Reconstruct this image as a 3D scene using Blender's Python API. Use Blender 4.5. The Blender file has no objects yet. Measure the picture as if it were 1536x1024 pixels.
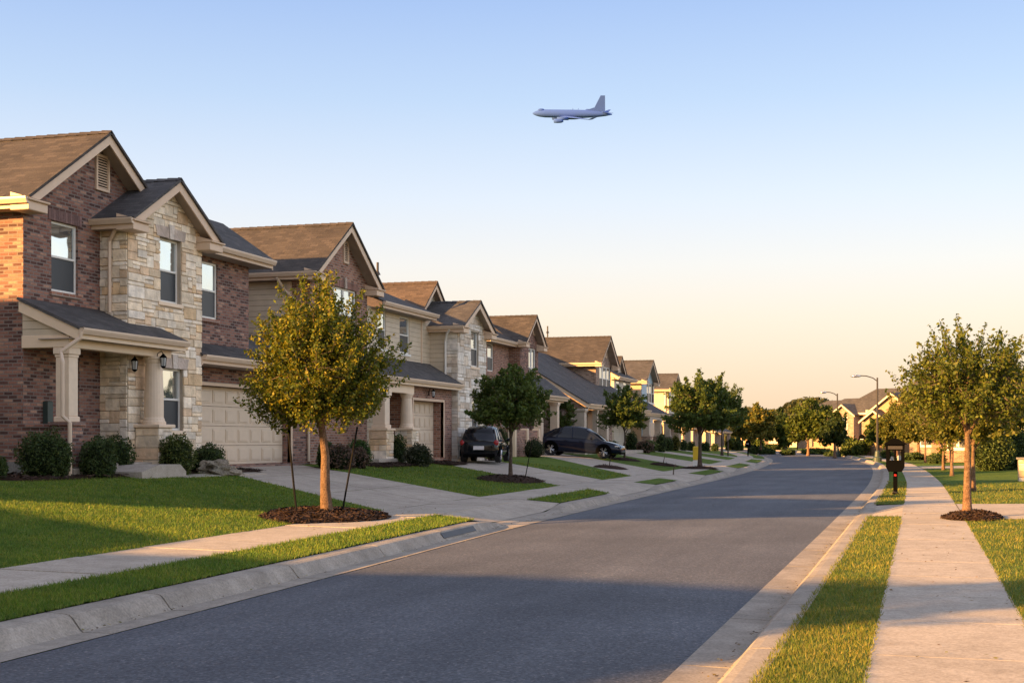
import bpy, math, random
import numpy as np
from math import sin, cos, pi, radians, sqrt
from mathutils import Vector, noise
random.seed(7); RS = np.random.RandomState(11)
S = bpy.context.scene
COL = S.collection
# ---------------------------------------------------------------- view geometry (photo pixels -> world points on real planes)
F = 2000.0; HZ = 660.0; EYE = 1.6; AL = math.atan(607/2000.0); SA, CA = sin(AL), cos(AL)
def onX(x, y, X):
    r = (x-768)/F; Zc = X/(r*CA-SA)
    return Vector((X, Zc*(CA+r*SA), EYE-(y-HZ)*Zc/F))
def onY(x, y, Y):
    r = (x-768)/F; Zc = Y/(CA+r*SA)
    return Vector((Zc*(r*CA-SA), Y, EYE-(y-HZ)*Zc/F))
def onZ(x, y, z):
    r = (x-768)/F; Zc = F*(EYE-z)/(y-HZ)
    return Vector((Zc*(r*CA-SA), Zc*(CA+r*SA), z))
def atD(x, y, Zc):
    r = (x-768)/F
    return Vector((Zc*(r*CA-SA), Zc*(CA+r*SA), EYE-(y-HZ)*Zc/F))
def lerp_tab(t, tab):
    if t <= tab[0][0]: return tab[0][1]
    for (a, b), (c, d) in zip(tab, tab[1:]):
        if t <= c: 
            u = (t-a)/(c-a); return b+(d-b)*u
    return tab[-1][1]
def smooth_tab(tab):
    # Catmull-Rom through the table
    xs = [a for a, b in tab]
    def f(t):
        if t <= xs[0]: return tab[0][1]+(t-xs[0])*(tab[1][1]-tab[0][1])/(xs[1]-xs[0])
        if t >= xs[-1]: return tab[-1][1]+(t-xs[-1])*(tab[-1][1]-tab[-2][1])/(xs[-1]-xs[-2])
        i = max(k for k in range(len(xs)-1) if xs[k] <= t)
        x0, x1 = xs[i], xs[i+1]; y0, y1 = tab[i][1], tab[i+1][1]
        m0 = (tab[i+1][1]-tab[max(i-1, 0)][1])/(xs[i+1]-xs[max(i-1, 0)])
        m1 = (tab[min(i+2, len(xs)-1)][1]-y0)/(xs[min(i+2, len(xs)-1)]-x0)
        h = x1-x0; u = (t-x0)/h
        return (2*u**3-3*u**2+1)*y0+(u**3-2*u**2+u)*h*m0+(-2*u**3+3*u**2)*y1+(u**3-u**2)*h*m1
    return f
eL = smooth_tab([(-60, -6.3), (0, -6.2), (8, -6.3), (15, -6.6), (23, -7.0), (35, -7.3), (54, -7.65), (67, -8.05), (85, -9.0), (108, -11.0), (125, -13.3), (184, -24), (250, -42), (340, -72)])
eR = smooth_tab([(-60, -1.62), (0, -1.62), (28, -1.58), (52, -1.7), (79, -2.45), (97, -3.6), (137, -7.6), (176, -14.5), (250, -34), (340, -64)])
LT = [(0, 0.0), (.5, .14), (.62, .16), (1.55, .20), (2.9, .22), (9, .80), (11.5, .88), (40, .95), (400, 1.2)]
RT = [(0, 0.0), (.5, .13), (.6, .14), (1.3, .15), (2.4, .15), (4, .18), (12, .30), (40, .5), (400, 1.5)]
def gz(X, Y):
    l = eL(Y); r = eR(Y)
    if X < l: return lerp_tab(l-X, LT)
    if X > r: return lerp_tab(X-r, RT)
    return 0.0
def onG(x, y):
    z = .2
    for i in range(60):
        p = onZ(x, y, z); z = z*.7+.3*gz(p.x, p.y)
    return Vector((p.x, p.y, z))
# ---------------------------------------------------------------- mesh builder
class MB:
    def __init__(s): s.v = []; s.f = []; s.c = []; s.cur = None
    def add(s, pts, faces):
        b = len(s.v); s.v += [tuple(p) for p in pts]; s.f += [tuple(b+i for i in f) for f in faces]
        s.c += [s.cur or (1, 1, 1, 1)]*len(pts)
    def quad(s, *p): s.add(p, [tuple(range(len(p)))])
    def box(s, x0, x1, y0, y1, z0, z1):
        if x0 > x1: x0, x1 = x1, x0
        if y0 > y1: y0, y1 = y1, y0
        if z0 > z1: z0, z1 = z1, z0
        s.add([(x0,y0,z0),(x1,y0,z0),(x1,y1,z0),(x0,y1,z0),(x0,y0,z1),(x1,y0,z1),(x1,y1,z1),(x0,y1,z1)],
              [(0,3,2,1),(4,5,6,7),(0,1,5,4),(1,2,6,5),(2,3,7,6),(3,0,4,7)])
    def bbox(s, x0, x1, y0, y1, z0, z1, b=.01):
        if x0 > x1: x0, x1 = x1, x0
        if y0 > y1: y0, y1 = y1, y0
        b = min(b, (x1-x0)*.45, (y1-y0)*.45, (z1-z0)*.45)
        P = []
        for zz, k in ((z0, b), (z0+b, 0), (z1-b, 0), (z1, b)):
            P += [(x0+k+b*(k==0)*0, y0+k, zz), (x1-k, y0+k, zz), (x1-k, y1-k, zz), (x0+k, y1-k, zz)]
        Fc = [(0,3,2,1), (12,13,14,15)]
        for r in range(3):
            for i in range(4): Fc.append((r*4+i, r*4+(i+1)%4, r*4+4+(i+1)%4, r*4+4+i))
        s.add(P, Fc)
    def prism(s, poly, axis, a, b):
        # poly: 2D points in the plane perpendicular to axis ('x': (y,z), 'y': (x,z), 'z': (x,y))
        def mk(p, t): return (t, p[0], p[1]) if axis == 'x' else ((p[0], t, p[1]) if axis == 'y' else (p[0], p[1], t))
        n = len(poly); ar = sum(poly[i][0]*poly[(i+1)%n][1]-poly[(i+1)%n][0]*poly[i][1] for i in range(n))
        if axis == 'y': ar = -ar
        if ar < 0: poly = poly[::-1]
        if a > b: a, b = b, a
        s.add([mk(p, a) for p in poly]+[mk(p, b) for p in poly],
              [tuple(range(n-1, -1, -1)), tuple(range(n, 2*n))]+[(i, (i+1)%n, n+(i+1)%n, n+i) for i in range(n)])
    def slab(s, pts, th):
        # thick sheet: pts counter-clockwise seen from outside
        n = (Vector(pts[1])-Vector(pts[0])).cross(Vector(pts[2])-Vector(pts[0])).normalized()*th
        k = len(pts); lo = [Vector(p)-n for p in pts]
        s.add(list(pts)+lo, [tuple(range(k)), tuple(range(2*k-1, k-1, -1))]+[(i, k+i, k+(i+1)%k, (i+1)%k) for i in range(k)])
    def tube(s, path, rad, n=8, cap=True):
        path = [Vector(p) for p in path]; k = len(path)
        if not isinstance(rad, (list, tuple)): rad = [rad]*k
        b = len(s.v); pts = []; up = Vector((0, 0, 1)); side = None
        for i, p in enumerate(path):
            t = (path[min(i+1, k-1)]-path[max(i-1, 0)]).normalized()
            if side is None:
                side = t.cross(up)
                if side.length < .05: side = t.cross(Vector((0, 1, 0)))
            side = (side-t*side.dot(t)).normalized(); w = side.cross(t).normalized()
            for j in range(n):
                a = 2*pi*j/n; pts.append(p+(side*cos(a)+w*sin(a))*rad[i])
        Fc = [(i*n+j, (i+1)*n+j, (i+1)*n+(j+1)%n, i*n+(j+1)%n) for i in range(k-1) for j in range(n)]
        if cap: Fc += [tuple(range(n)), tuple(range((k-1)*n+n-1, (k-1)*n-1, -1))]
        s.add(pts, Fc)
    def lathe(s, prof, c, n=20, axis='z', sq=1.0):
        pts = []
        for r, h in prof:
            for j in range(n):
                a = 2*pi*j/n; u, v = r*cos(a), r*sin(a)*sq
                pts.append((c[0]+u, c[1]+v, c[2]+h) if axis == 'z' else ((c[0]+h, c[1]+u, c[2]+v) if axis == 'x' else (c[0]+u, c[1]+h, c[2]+v)))
        k = len(prof)
        Fc = [(i*n+j, i*n+(j+1)%n, (i+1)*n+(j+1)%n, (i+1)*n+j) for i in range(k-1) for j in range(n)]
        Fc += [tuple(range(n-1, -1, -1)), tuple(range((k-1)*n, k*n))]
        if axis == 'y': Fc = [f[::-1] for f in Fc]
        s.add(pts, Fc)
    def blob(s, c, r, seg=14, rings=9, amp=.15, fr=1.3, seed=0):
        pts = []
        for i in range(rings+1):
            th = pi*i/rings
            for j in range(seg):
                a = 2*pi*j/seg; d = Vector((sin(th)*cos(a), sin(th)*sin(a), cos(th)))
                k = 1+amp*noise.noise(d*fr+Vector((seed*3.1, seed*1.7, 0)))*2
                pts.append((c[0]+d.x*r[0]*k, c[1]+d.y*r[1]*k, c[2]+d.z*r[2]*k))
        s.add(pts, [(i*seg+j, (i+1)*seg+j, (i+1)*seg+(j+1)%seg, i*seg+(j+1)%seg) for i in range(rings) for j in range(seg)])
    def build(s, name, mat, parent=None, smooth=False, uv=True, label=None):
        me = bpy.data.meshes.new(name)
        off = wloc(parent) if parent else Vector((0, 0, 0))
        V = np.array(s.v, dtype=np.float64).reshape(-1, 3)-np.array(off)
        me.from_pydata(V.tolist(), [], s.f); me.update()
        if uv:
            ul = me.uv_layers.new(name='UVMap'); data = np.zeros(len(me.loops)*2)
            co = np.array(s.v)
            for p in me.polygons:
                n = p.normal
                if abs(n.z) > .995: t = Vector((1, 0, 0)); b = Vector((0, 1, 0))
                else:
                    t = Vector((-n.y, n.x, 0)).normalized(); b = n.cross(t)
                for li in p.loop_indices:
                    q = co[me.loops[li].vertex_index]
                    data[2*li] = q[0]*t.x+q[1]*t.y+q[2]*t.z; data[2*li+1] = q[0]*b.x+q[1]*b.y+q[2]*b.z
            ul.data.foreach_set('uv', data)
        if s.cur is not None or any(c != (1, 1, 1, 1) for c in s.c[:1]):
            a = me.color_attributes.new('Col', 'FLOAT_COLOR', 'POINT'); a.data.foreach_set('color', np.array(s.c, dtype=np.float32).ravel())
        if smooth: me.polygons.foreach_set('use_smooth', [True]*len(me.polygons))
        me.materials.append(mat)
        o = bpy.data.objects.new(name, me); COL.objects.link(o)
        if parent: o.parent = parent
        if label: o['label'] = label
        return o
def wloc(o):
    l = Vector(o.location)
    while o.parent: o = o.parent; l = l+o.location
    return l
def thing(name, label, cat, loc=(0, 0, 0), rz=0, group=None):
    o = bpy.data.objects.new(name, None); COL.objects.link(o); o.location = loc; o.rotation_euler = (0, 0, rz)
    o.empty_display_size = .3
    return tag(o, label, cat, group)
def tag(o, label, cat, group=None):
    o['label'] = label; o['category'] = cat
    if group: o['group'] = group
    elif 'group' in o: del o['group']
    return o
def kind(o, k, label=None):
    o['kind'] = k
    if label: o['label'] = label
    return o
def copy_tree(o, parent=None):
    c = o.copy(); COL.objects.link(c); c.parent = parent
    for ch in [x for x in S.objects if x.parent == o]: copy_tree(ch, c)
    return c
def npmesh(name, V, nv, mat, parent=None, cols=None, off=(0, 0, 0), tag_kind=None):
    """V: (N*nv,3) array of N separate nv-gons"""
    V = np.asarray(V, dtype=np.float32)-np.array(off, dtype=np.float32); N = len(V)//nv
    me = bpy.data.meshes.new(name); me.vertices.add(len(V)); me.vertices.foreach_set('co', V.ravel())
    me.loops.add(len(V)); me.loops.foreach_set('vertex_index', np.arange(len(V), dtype=np.int32))
    me.polygons.add(N); me.polygons.foreach_set('loop_start', np.arange(0, len(V), nv, dtype=np.int32))
    me.update(calc_edges=True)
    if cols is not None:
        a = me.color_attributes.new('Col', 'FLOAT_COLOR', 'POINT')
        C = np.ones((N, nv, 4), dtype=np.float32); C[:, :, :3] = np.asarray(cols)[:, None, :]
        a.data.foreach_set('color', C.ravel())
    me.materials.append(mat)
    o = bpy.data.objects.new(name, me); COL.objects.link(o)
    if parent: o.parent = parent
    return o
# ---------------------------------------------------------------- materials
def newmat(name):
    m = bpy.data.materials.new(name); m.use_nodes = True; nt = m.node_tree; nt.nodes.clear()
    out = nt.nodes.new('ShaderNodeOutputMaterial'); b = nt.nodes.new('ShaderNodeBsdfPrincipled')
    nt.links.new(b.outputs[0], out.inputs[0]); return m, nt, b, out
def N(nt, t, **kw):
    n = nt.nodes.new(t)
    for k, v in kw.items():
        if k.startswith('i_'): n.inputs[k[2:].replace('_', ' ')].default_value = v
        else: setattr(n, k, v)
    return n
def ramp(nt, stops, interp='LINEAR'):
    r = nt.nodes.new('ShaderNodeValToRGB'); r.color_ramp.interpolation = interp; e = r.color_ramp.elements
    while len(e) < len(stops): e.new(.5)
    for i, (p, c) in enumerate(stops): e[i].position = p; e[i].color = (*c, 1) if len(c) == 3 else c
    return r
def mixc(nt, mode='MIX', fac=1.0):
    n = nt.nodes.new('ShaderNodeMix'); n.data_type = 'RGBA'; n.blend_type = mode; n.inputs[0].default_value = fac; return n
def L(nt, a, b): nt.links.new(a, b)
def bump(nt, h, bsdf, strength=.3, dist=.01):
    b = nt.nodes.new('ShaderNodeBump'); b.inputs['Strength'].default_value = strength; b.inputs['Distance'].default_value = dist
    L(nt, h, b.inputs['Height']); L(nt, b.outputs[0], bsdf.inputs['Normal']); return b
def plain(name, c, rough=.6, metal=0.0, var=.12, scale=3.0, spec=.5, bmp=0.0):
    m, nt, b, out = newmat(name)
    tc = N(nt, 'ShaderNodeTexCoord'); n = N(nt, 'ShaderNodeTexNoise', i_Scale=scale, i_Detail=6.0, i_Roughness=.6)
    L(nt, tc.outputs['Object'], n.inputs['Vector'])
    lo = tuple(x*(1-var) for x in c); hi = tuple(min(1, x*(1+var)) for x in c)
    r = ramp(nt, [(.3, lo), (.7, hi)]); L(nt, n.outputs['Fac'], r.inputs[0]); L(nt, r.outputs[0], b.inputs['Base Color'])
    b.inputs['Roughness'].default_value = rough; b.inputs['Metallic'].default_value = metal; b.inputs['Specular IOR Level'].default_value = spec
    if bmp:
        n2 = N(nt, 'ShaderNodeTexNoise', i_Scale=scale*12, i_Detail=4.0); L(nt, tc.outputs['Object'], n2.inputs['Vector']); bump(nt, n2.outputs['Fac'], b, bmp, .01)
    return m
def brick(name, pal, mortar, w=.235, h=.082, ms=.012):
    """pal: ramp stops of the per-brick colour"""
    m, nt, b, out = newmat(name)
    tc = N(nt, 'ShaderNodeTexCoord')
    nz = N(nt, 'ShaderNodeTexNoise', i_Scale=9.0, i_Detail=3.0); L(nt, tc.outputs['UV'], nz.inputs['Vector'])
    sc = N(nt, 'ShaderNodeVectorMath', operation='SCALE'); sc.inputs['Scale'].default_value = .012; L(nt, nz.outputs['Color'], sc.inputs[0])
    ad = N(nt, 'ShaderNodeVectorMath', operation='ADD'); L(nt, tc.outputs['UV'], ad.inputs[0]); L(nt, sc.outputs[0], ad.inputs[1])
    t = N(nt, 'ShaderNodeTexBrick', i_Scale=1.0, i_Mortar_Size=ms, i_Mortar_Smooth=.25, i_Bias=0.0, i_Brick_Width=w, i_Row_Height=h)
    t.inputs['Color1'].default_value = (0, 0, 0, 1); t.inputs['Color2'].default_value = (1, 1, 1, 1); t.inputs['Mortar'].default_value = (.5, .5, .5, 1)
    L(nt, ad.outputs[0], t.inputs['Vector'])
    r = ramp(nt, pal); L(nt, t.outputs['Color'], r.inputs[0])
    n2 = N(nt, 'ShaderNodeTexNoise', i_Scale=30.0, i_Detail=5.0); L(nt, tc.outputs['UV'], n2.inputs['Vector'])
    n3 = N(nt, 'ShaderNodeTexNoise', i_Scale=.7, i_Detail=4.0); L(nt, tc.outputs['UV'], n3.inputs['Vector'])
    v = ramp(nt, [(.25, (.72, .72, .72)), (.75, (1.2, 1.2, 1.2))]); L(nt, n2.outputs['Fac'], v.inputs[0])
    v3 = ramp(nt, [(.3, (.8, .8, .8)), (.7, (1.15, 1.12, 1.1))]); L(nt, n3.outputs['Fac'], v3.inputs[0])
    mu = mixc(nt, 'MULTIPLY'); L(nt, r.outputs[0], mu.inputs[6]); L(nt, v.outputs[0], mu.inputs[7])
    mu2 = mixc(nt, 'MULTIPLY'); L(nt, mu.outputs[2], mu2.inputs[6]); L(nt, v3.outputs[0], mu2.inputs[7])
    mx = mixc(nt); L(nt, t.outputs['Fac'], mx.inputs[0]); L(nt, mu2.outputs[2], mx.inputs[6]); mx.inputs[7].default_value = (*mortar, 1)
    L(nt, mx.outputs[2], b.inputs['Base Color']); b.inputs['Roughness'].default_value = .9; b.inputs['Specular IOR Level'].default_value = .2
    inv = N(nt, 'ShaderNodeMath', operation='SUBTRACT'); inv.inputs[0].default_value = 1; L(nt, t.outputs['Fac'], inv.inputs[1])
    a2 = N(nt, 'ShaderNodeMath', operation='MULTIPLY_ADD'); a2.inputs[1].default_value = .35; L(nt, n2.outputs['Fac'], a2.inputs[0]); L(nt, inv.outputs[0], a2.inputs[2])
    bump(nt, a2.outputs[0], b, .8, .012); return m
def shingle(name, pal):
    m, nt, b, out = newmat(name)
    tc = N(nt, 'ShaderNodeTexCoord')
    t = N(nt, 'ShaderNodeTexBrick', i_Scale=1.0, i_Mortar_Size=.008, i_Mortar_Smooth=.3, i_Bias=0.0, i_Brick_Width=.28, i_Row_Height=.15)
    t.inputs['Color1'].default_value = (0, 0, 0, 1); t.inputs['Color2'].default_value = (1, 1, 1, 1); t.inputs['Mortar'].default_value = (.2, .2, .2, 1)
    nz = N(nt, 'ShaderNodeTexNoise', i_Scale=5.0, i_Detail=3.0); L(nt, tc.outputs['UV'], nz.inputs['Vector'])
    sc = N(nt, 'ShaderNodeVectorMath', operation='SCALE'); sc.inputs['Scale'].default_value = .03; L(nt, nz.outputs['Color'], sc.inputs[0])
    ad = N(nt, 'ShaderNodeVectorMath', operation='ADD'); L(nt, tc.outputs['UV'], ad.inputs[0]); L(nt, sc.outputs[0], ad.inputs[1]); L(nt, ad.outputs[0], t.inputs['Vector'])
    r = ramp(nt, pal); L(nt, t.outputs['Color'], r.inputs[0])
    n2 = N(nt, 'ShaderNodeTexNoise', i_Scale=45.0, i_Detail=5.0); L(nt, tc.outputs['UV'], n2.inputs['Vector'])
    n3 = N(nt, 'ShaderNodeTexNoise', i_Scale=.9, i_Detail=5.0); L(nt, tc.outputs['UV'], n3.inputs['Vector'])
    v = ramp(nt, [(.25, (.6, .6, .6)), (.75, (1.35, 1.35, 1.35))]); L(nt, n2.outputs['Fac'], v.inputs[0])
    v3 = ramp(nt, [(.3, (.78, .78, .78)), (.7, (1.18, 1.18, 1.18))]); L(nt, n3.outputs['Fac'], v3.inputs[0])
    mu = mixc(nt, 'MULTIPLY'); L(nt, r.outputs[0], mu.inputs[6]); L(nt, v.outputs[0], mu.inputs[7])
    mu2 = mixc(nt, 'MULTIPLY'); L(nt, mu.outputs[2], mu2.inputs[6]); L(nt, v3.outputs[0], mu2.inputs[7])
    L(nt, mu2.outputs[2], b.inputs['Base Color']); b.inputs['Roughness'].default_value = .85; b.inputs['Specular IOR Level'].default_value = .25
    # overlapping courses: saw-tooth height along the slope
    sx = N(nt, 'ShaderNodeSeparateXYZ'); L(nt, ad.outputs[0], sx.inputs[0])
    d = N(nt, 'ShaderNodeMath', operation='DIVIDE'); d.inputs[1].default_value = .15; L(nt, sx.outputs['Y'], d.inputs[0])
    fr = N(nt, 'ShaderNodeMath', operation='FRACT'); L(nt, d.outputs[0], fr.inputs[0])
    iv = N(nt, 'ShaderNodeMath', operation='SUBTRACT'); iv.inputs[0].default_value = 1; L(nt, fr.outputs[0], iv.inputs[1])
    a1 = N(nt, 'ShaderNodeMath', operation='MULTIPLY_ADD'); a1.inputs[1].default_value = .5; L(nt, t.outputs['Color'], a1.inputs[0]); L(nt, iv.outputs[0], a1.inputs[2])
    a2 = N(nt, 'ShaderNodeMath', operation='MULTIPLY_ADD'); a2.inputs[1].default_value = .35; L(nt, n2.outputs['Fac'], a2.inputs[0]); L(nt, a1.outputs[0], a2.inputs[2])
    bump(nt, a2.outputs[0], b, .9, .03); return m
def siding(name, c, lap=.17):
    m, nt, b, out = newmat(name)
    tc = N(nt, 'ShaderNodeTexCoord'); sx = N(nt, 'ShaderNodeSeparateXYZ'); L(nt, tc.outputs['UV'], sx.inputs[0])
    d = N(nt, 'ShaderNodeMath', operation='DIVIDE'); d.inputs[1].default_value = lap; L(nt, sx.outputs['Y'], d.inputs[0])
    fr = N(nt, 'ShaderNodeMath', operation='FRACT'); L(nt, d.outputs[0], fr.inputs[0])
    # each board sticks out at its lower edge
    cr = ramp(nt, [(0, (.15, .15, .15)), (.06, (1, 1, 1)), (1, (.2, .2, .2))]); L(nt, fr.outputs[0], cr.inputs[0])
    n = N(nt, 'ShaderNodeTexNoise', i_Scale=2.0, i_Detail=5.0); L(nt, tc.outputs['UV'], n.inputs['Vector'])
    r = ramp(nt, [(.3, tuple(x*.88 for x in c)), (.7, tuple(x*1.06 for x in c))]); L(nt, n.outputs['Fac'], r.inputs[0])
    dark_line = ramp(nt, [(0, (.45, .45, .45)), (.05, (1, 1, 1))]); L(nt, fr.outputs[0], dark_line.inputs[0])  # painted shade: dark line at each lap, put into the colour
    mu = mixc(nt, 'MULTIPLY'); L(nt, r.outputs[0], mu.inputs[6]); L(nt, dark_line.outputs[0], mu.inputs[7])
    L(nt, mu.outputs[2], b.inputs['Base Color']); b.inputs['Roughness'].default_value = .6
    bump(nt, cr.outputs[0], b, 1.0, .02); return m
def attr_mat(name, rough=.8, transl=0.0, bmp=0.0, sc=1.0, bscale=25.0):
    m, nt, b, out = newmat(name)
    a = N(nt, 'ShaderNodeVertexColor'); a.layer_name = 'Col'
    tc = N(nt, 'ShaderNodeTexCoord'); n = N(nt, 'ShaderNodeTexNoise', i_Scale=6.0*sc, i_Detail=5.0); L(nt, tc.outputs['Object'], n.inputs['Vector'])
    r = ramp(nt, [(.25, (.72, .72, .72)), (.75, (1.22, 1.22, 1.22))]); L(nt, n.outputs['Fac'], r.inputs[0])
    mu = mixc(nt, 'MULTIPLY'); L(nt, a.outputs[0], mu.inputs[6]); L(nt, r.outputs[0], mu.inputs[7])
    L(nt, mu.outputs[2], b.inputs['Base Color']); b.inputs['Roughness'].default_value = rough; b.inputs['Specular IOR Level'].default_value = .25
    if bmp:
        n2 = N(nt, 'ShaderNodeTexNoise', i_Scale=bscale, i_Detail=6.0); L(nt, tc.outputs['Object'], n2.inputs['Vector']); bump(nt, n2.outputs['Fac'], b, bmp, .03)
    if transl:
        t = N(nt, 'ShaderNodeBsdfTranslucent'); g = mixc(nt, 'MULTIPLY'); L(nt, mu.outputs[2], g.inputs[6]); g.inputs[7].default_value = (1.25, 1.15, .6, 1)
        L(nt, g.outputs[2], t.inputs[0]); ms = N(nt, 'ShaderNodeMixShader'); ms.inputs[0].default_value = transl
        L(nt, b.outputs[0], ms.inputs[1]); L(nt, t.outputs[0], ms.inputs[2]); L(nt, ms.outputs[0], out.inputs[0])
    return m
def concrete(name, c, stain=.25, sc=1.0):
    m, nt, b, out = newmat(name)
    g = N(nt, 'ShaderNodeNewGeometry')
    n1 = N(nt, 'ShaderNodeTexNoise', i_Scale=.6*sc, i_Detail=8.0, i_Roughness=.65); L(nt, g.outputs['Position'], n1.inputs['Vector'])
    n2 = N(nt, 'ShaderNodeTexNoise', i_Scale=40.0, i_Detail=6.0, i_Roughness=.7); L(nt, g.outputs['Position'], n2.inputs['Vector'])
    n3 = N(nt, 'ShaderNodeTexNoise', i_Scale=4.0, i_Detail=6.0, i_Roughness=.7); L(nt, g.outputs['Position'], n3.inputs['Vector'])
    r1 = ramp(nt, [(.3, tuple(x*(1-stain) for x in c)), (.65, c)]); L(nt, n1.outputs['Fac'], r1.inputs[0])
    r2 = ramp(nt, [(.3, (.66, .66, .66)), (.7, (1.22, 1.22, 1.22))]); L(nt, n2.outputs['Fac'], r2.inputs[0])
    r3 = ramp(nt, [(.35, (.85, .84, .82)), (.6, (1.06, 1.06, 1.06))]); L(nt, n3.outputs['Fac'], r3.inputs[0])
    m1 = mixc(nt, 'MULTIPLY'); L(nt, r1.outputs[0], m1.inputs[6]); L(nt, r2.outputs[0], m1.inputs[7])
    m2 = mixc(nt, 'MULTIPLY'); L(nt, m1.outputs[2], m2.inputs[6]); L(nt, r3.outputs[0], m2.inputs[7])
    L(nt, m2.outputs[2], b.inputs['Base Color']); b.inputs['Roughness'].default_value = .9; b.inputs['Specular IOR Level'].default_value = .25
    bump(nt, n2.outputs['Fac'], b, .35, .006); return m
def asphalt(name):
    m, nt, b, out = newmat(name)
    g = N(nt, 'ShaderNodeNewGeometry')
    v = N(nt, 'ShaderNodeTexVoronoi', i_Scale=55.0); L(nt, g.outputs['Position'], v.inputs['Vector'])
    n2 = N(nt, 'ShaderNodeTexNoise', i_Scale=28.0, i_Detail=8.0, i_Roughness=.75); L(nt, g.outputs['Position'], n2.inputs['Vector'])
    mp = N(nt, 'ShaderNodeMapping'); mp.inputs['Scale'].default_value = (1, .12, 1); L(nt, g.outputs['Position'], mp.inputs['Vector'])
    n1 = N(nt, 'ShaderNodeTexNoise', i_Scale=1.2, i_Detail=6.0, i_Roughness=.6); L(nt, mp.outputs[0], n1.inputs['Vector'])
    n4 = N(nt, 'ShaderNodeTexNoise', i_Scale=.35, i_Detail=5.0); L(nt, g.outputs['Position'], n4.inputs['Vector'])
    rv = ramp(nt, [(.0, (.050, .056, .066)), (.45, (.078, .085, .098)), (.8, (.108, .114, .128)), (1, (.23, .21, .20))]); L(nt, v.outputs['Color'], rv.inputs[0])
    r2 = ramp(nt, [(.3, (.45, .45, .45)), (.7, (1.5, 1.5, 1.5))]); L(nt, n2.outputs['Fac'], r2.inputs[0])
    r1 = ramp(nt, [(.3, (.74, .74, .76)), (.7, (1.2, 1.18, 1.16))]); L(nt, n1.outputs['Fac'], r1.inputs[0])
    r4 = ramp(nt, [(.35, (.82, .82, .82)), (.65, (1.14, 1.14, 1.14))]); L(nt, n4.outputs['Fac'], r4.inputs[0])
    m1 = mixc(nt, 'MULTIPLY'); L(nt, rv.outputs[0], m1.inputs[6]); L(nt, r2.outputs[0], m1.inputs[7])
    m2 = mixc(nt, 'MULTIPLY'); L(nt, m1.outputs[2], m2.inputs[6]); L(nt, r1.outputs[0], m2.inputs[7])
    m3 = mixc(nt, 'MULTIPLY'); L(nt, m2.outputs[2], m3.inputs[6]); L(nt, r4.outputs[0], m3.inputs[7])
    L(nt, m3.outputs[2], b.inputs['Base Color']); b.inputs['Roughness'].default_value = .82; b.inputs['Specular IOR Level'].default_value = .35
    bump(nt, n2.outputs['Fac'], b, .6, .008); return m
def soil(name, stops, scale=8.0, bs=.8, fine=60.0):
    m, nt, b, out = newmat(name)
    g = N(nt, 'ShaderNodeNewGeometry')
    n1 = N(nt, 'ShaderNodeTexNoise', i_Scale=scale, i_Detail=8.0, i_Roughness=.7); L(nt, g.outputs['Position'], n1.inputs['Vector'])
    n2 = N(nt, 'ShaderNodeTexNoise', i_Scale=fine, i_Detail=4.0, i_Roughness=.7); L(nt, g.outputs['Position'], n2.inputs['Vector'])
    n3 = N(nt, 'ShaderNodeTexNoise', i_Scale=.5, i_Detail=3.0); L(nt, g.outputs['Position'], n3.inputs['Vector'])
    r = ramp(nt, stops); L(nt, n1.outputs['Fac'], r.inputs[0])
    r2 = ramp(nt, [(.3, (.45, .45, .45)), (.7, (1.5, 1.5, 1.5))]); L(nt, n2.outputs['Fac'], r2.inputs[0])
    r3 = ramp(nt, [(.3, (.8, .85, .8)), (.7, (1.2, 1.12, 1.1))]); L(nt, n3.outputs['Fac'], r3.inputs[0])
    m1 = mixc(nt, 'MULTIPLY'); L(nt, r.outputs[0], m1.inputs[6]); L(nt, r2.outputs[0], m1.inputs[7])
    m2 = mixc(nt, 'MULTIPLY'); L(nt, m1.outputs[2], m2.inputs[6]); L(nt, r3.outputs[0], m2.inputs[7])
    L(nt, m2.outputs[2], b.inputs['Base Color']); b.inputs['Roughness'].default_value = .95; b.inputs['Specular IOR Level'].default_value = .1
    bump(nt, n2.outputs['Fac'], b, bs, .04); return m
def glass(name, c, rough, metal):
    m, nt, b, out = newmat(name)
    tc = N(nt, 'ShaderNodeTexCoord'); n = N(nt, 'ShaderNodeTexNoise', i_Scale=.8, i_Detail=2.0); L(nt, tc.outputs['Object'], n.inputs['Vector'])
    b.inputs['Base Color'].default_value = (*c, 1); b.inputs['Roughness'].default_value = rough; b.inputs['Metallic'].default_value = metal
    b.inputs['Specular IOR Level'].default_value = .5; bump(nt, n.outputs['Fac'], b, .35, .05); return m
PB = [(0, (.085, .046, .038)), (.2, (.12, .060, .047)), (.36, (.21, .098, .072)), (.6, (.28, .135, .096)), (.85, (.34, .175, .12)), (1, (.42, .25, .17))]
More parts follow.
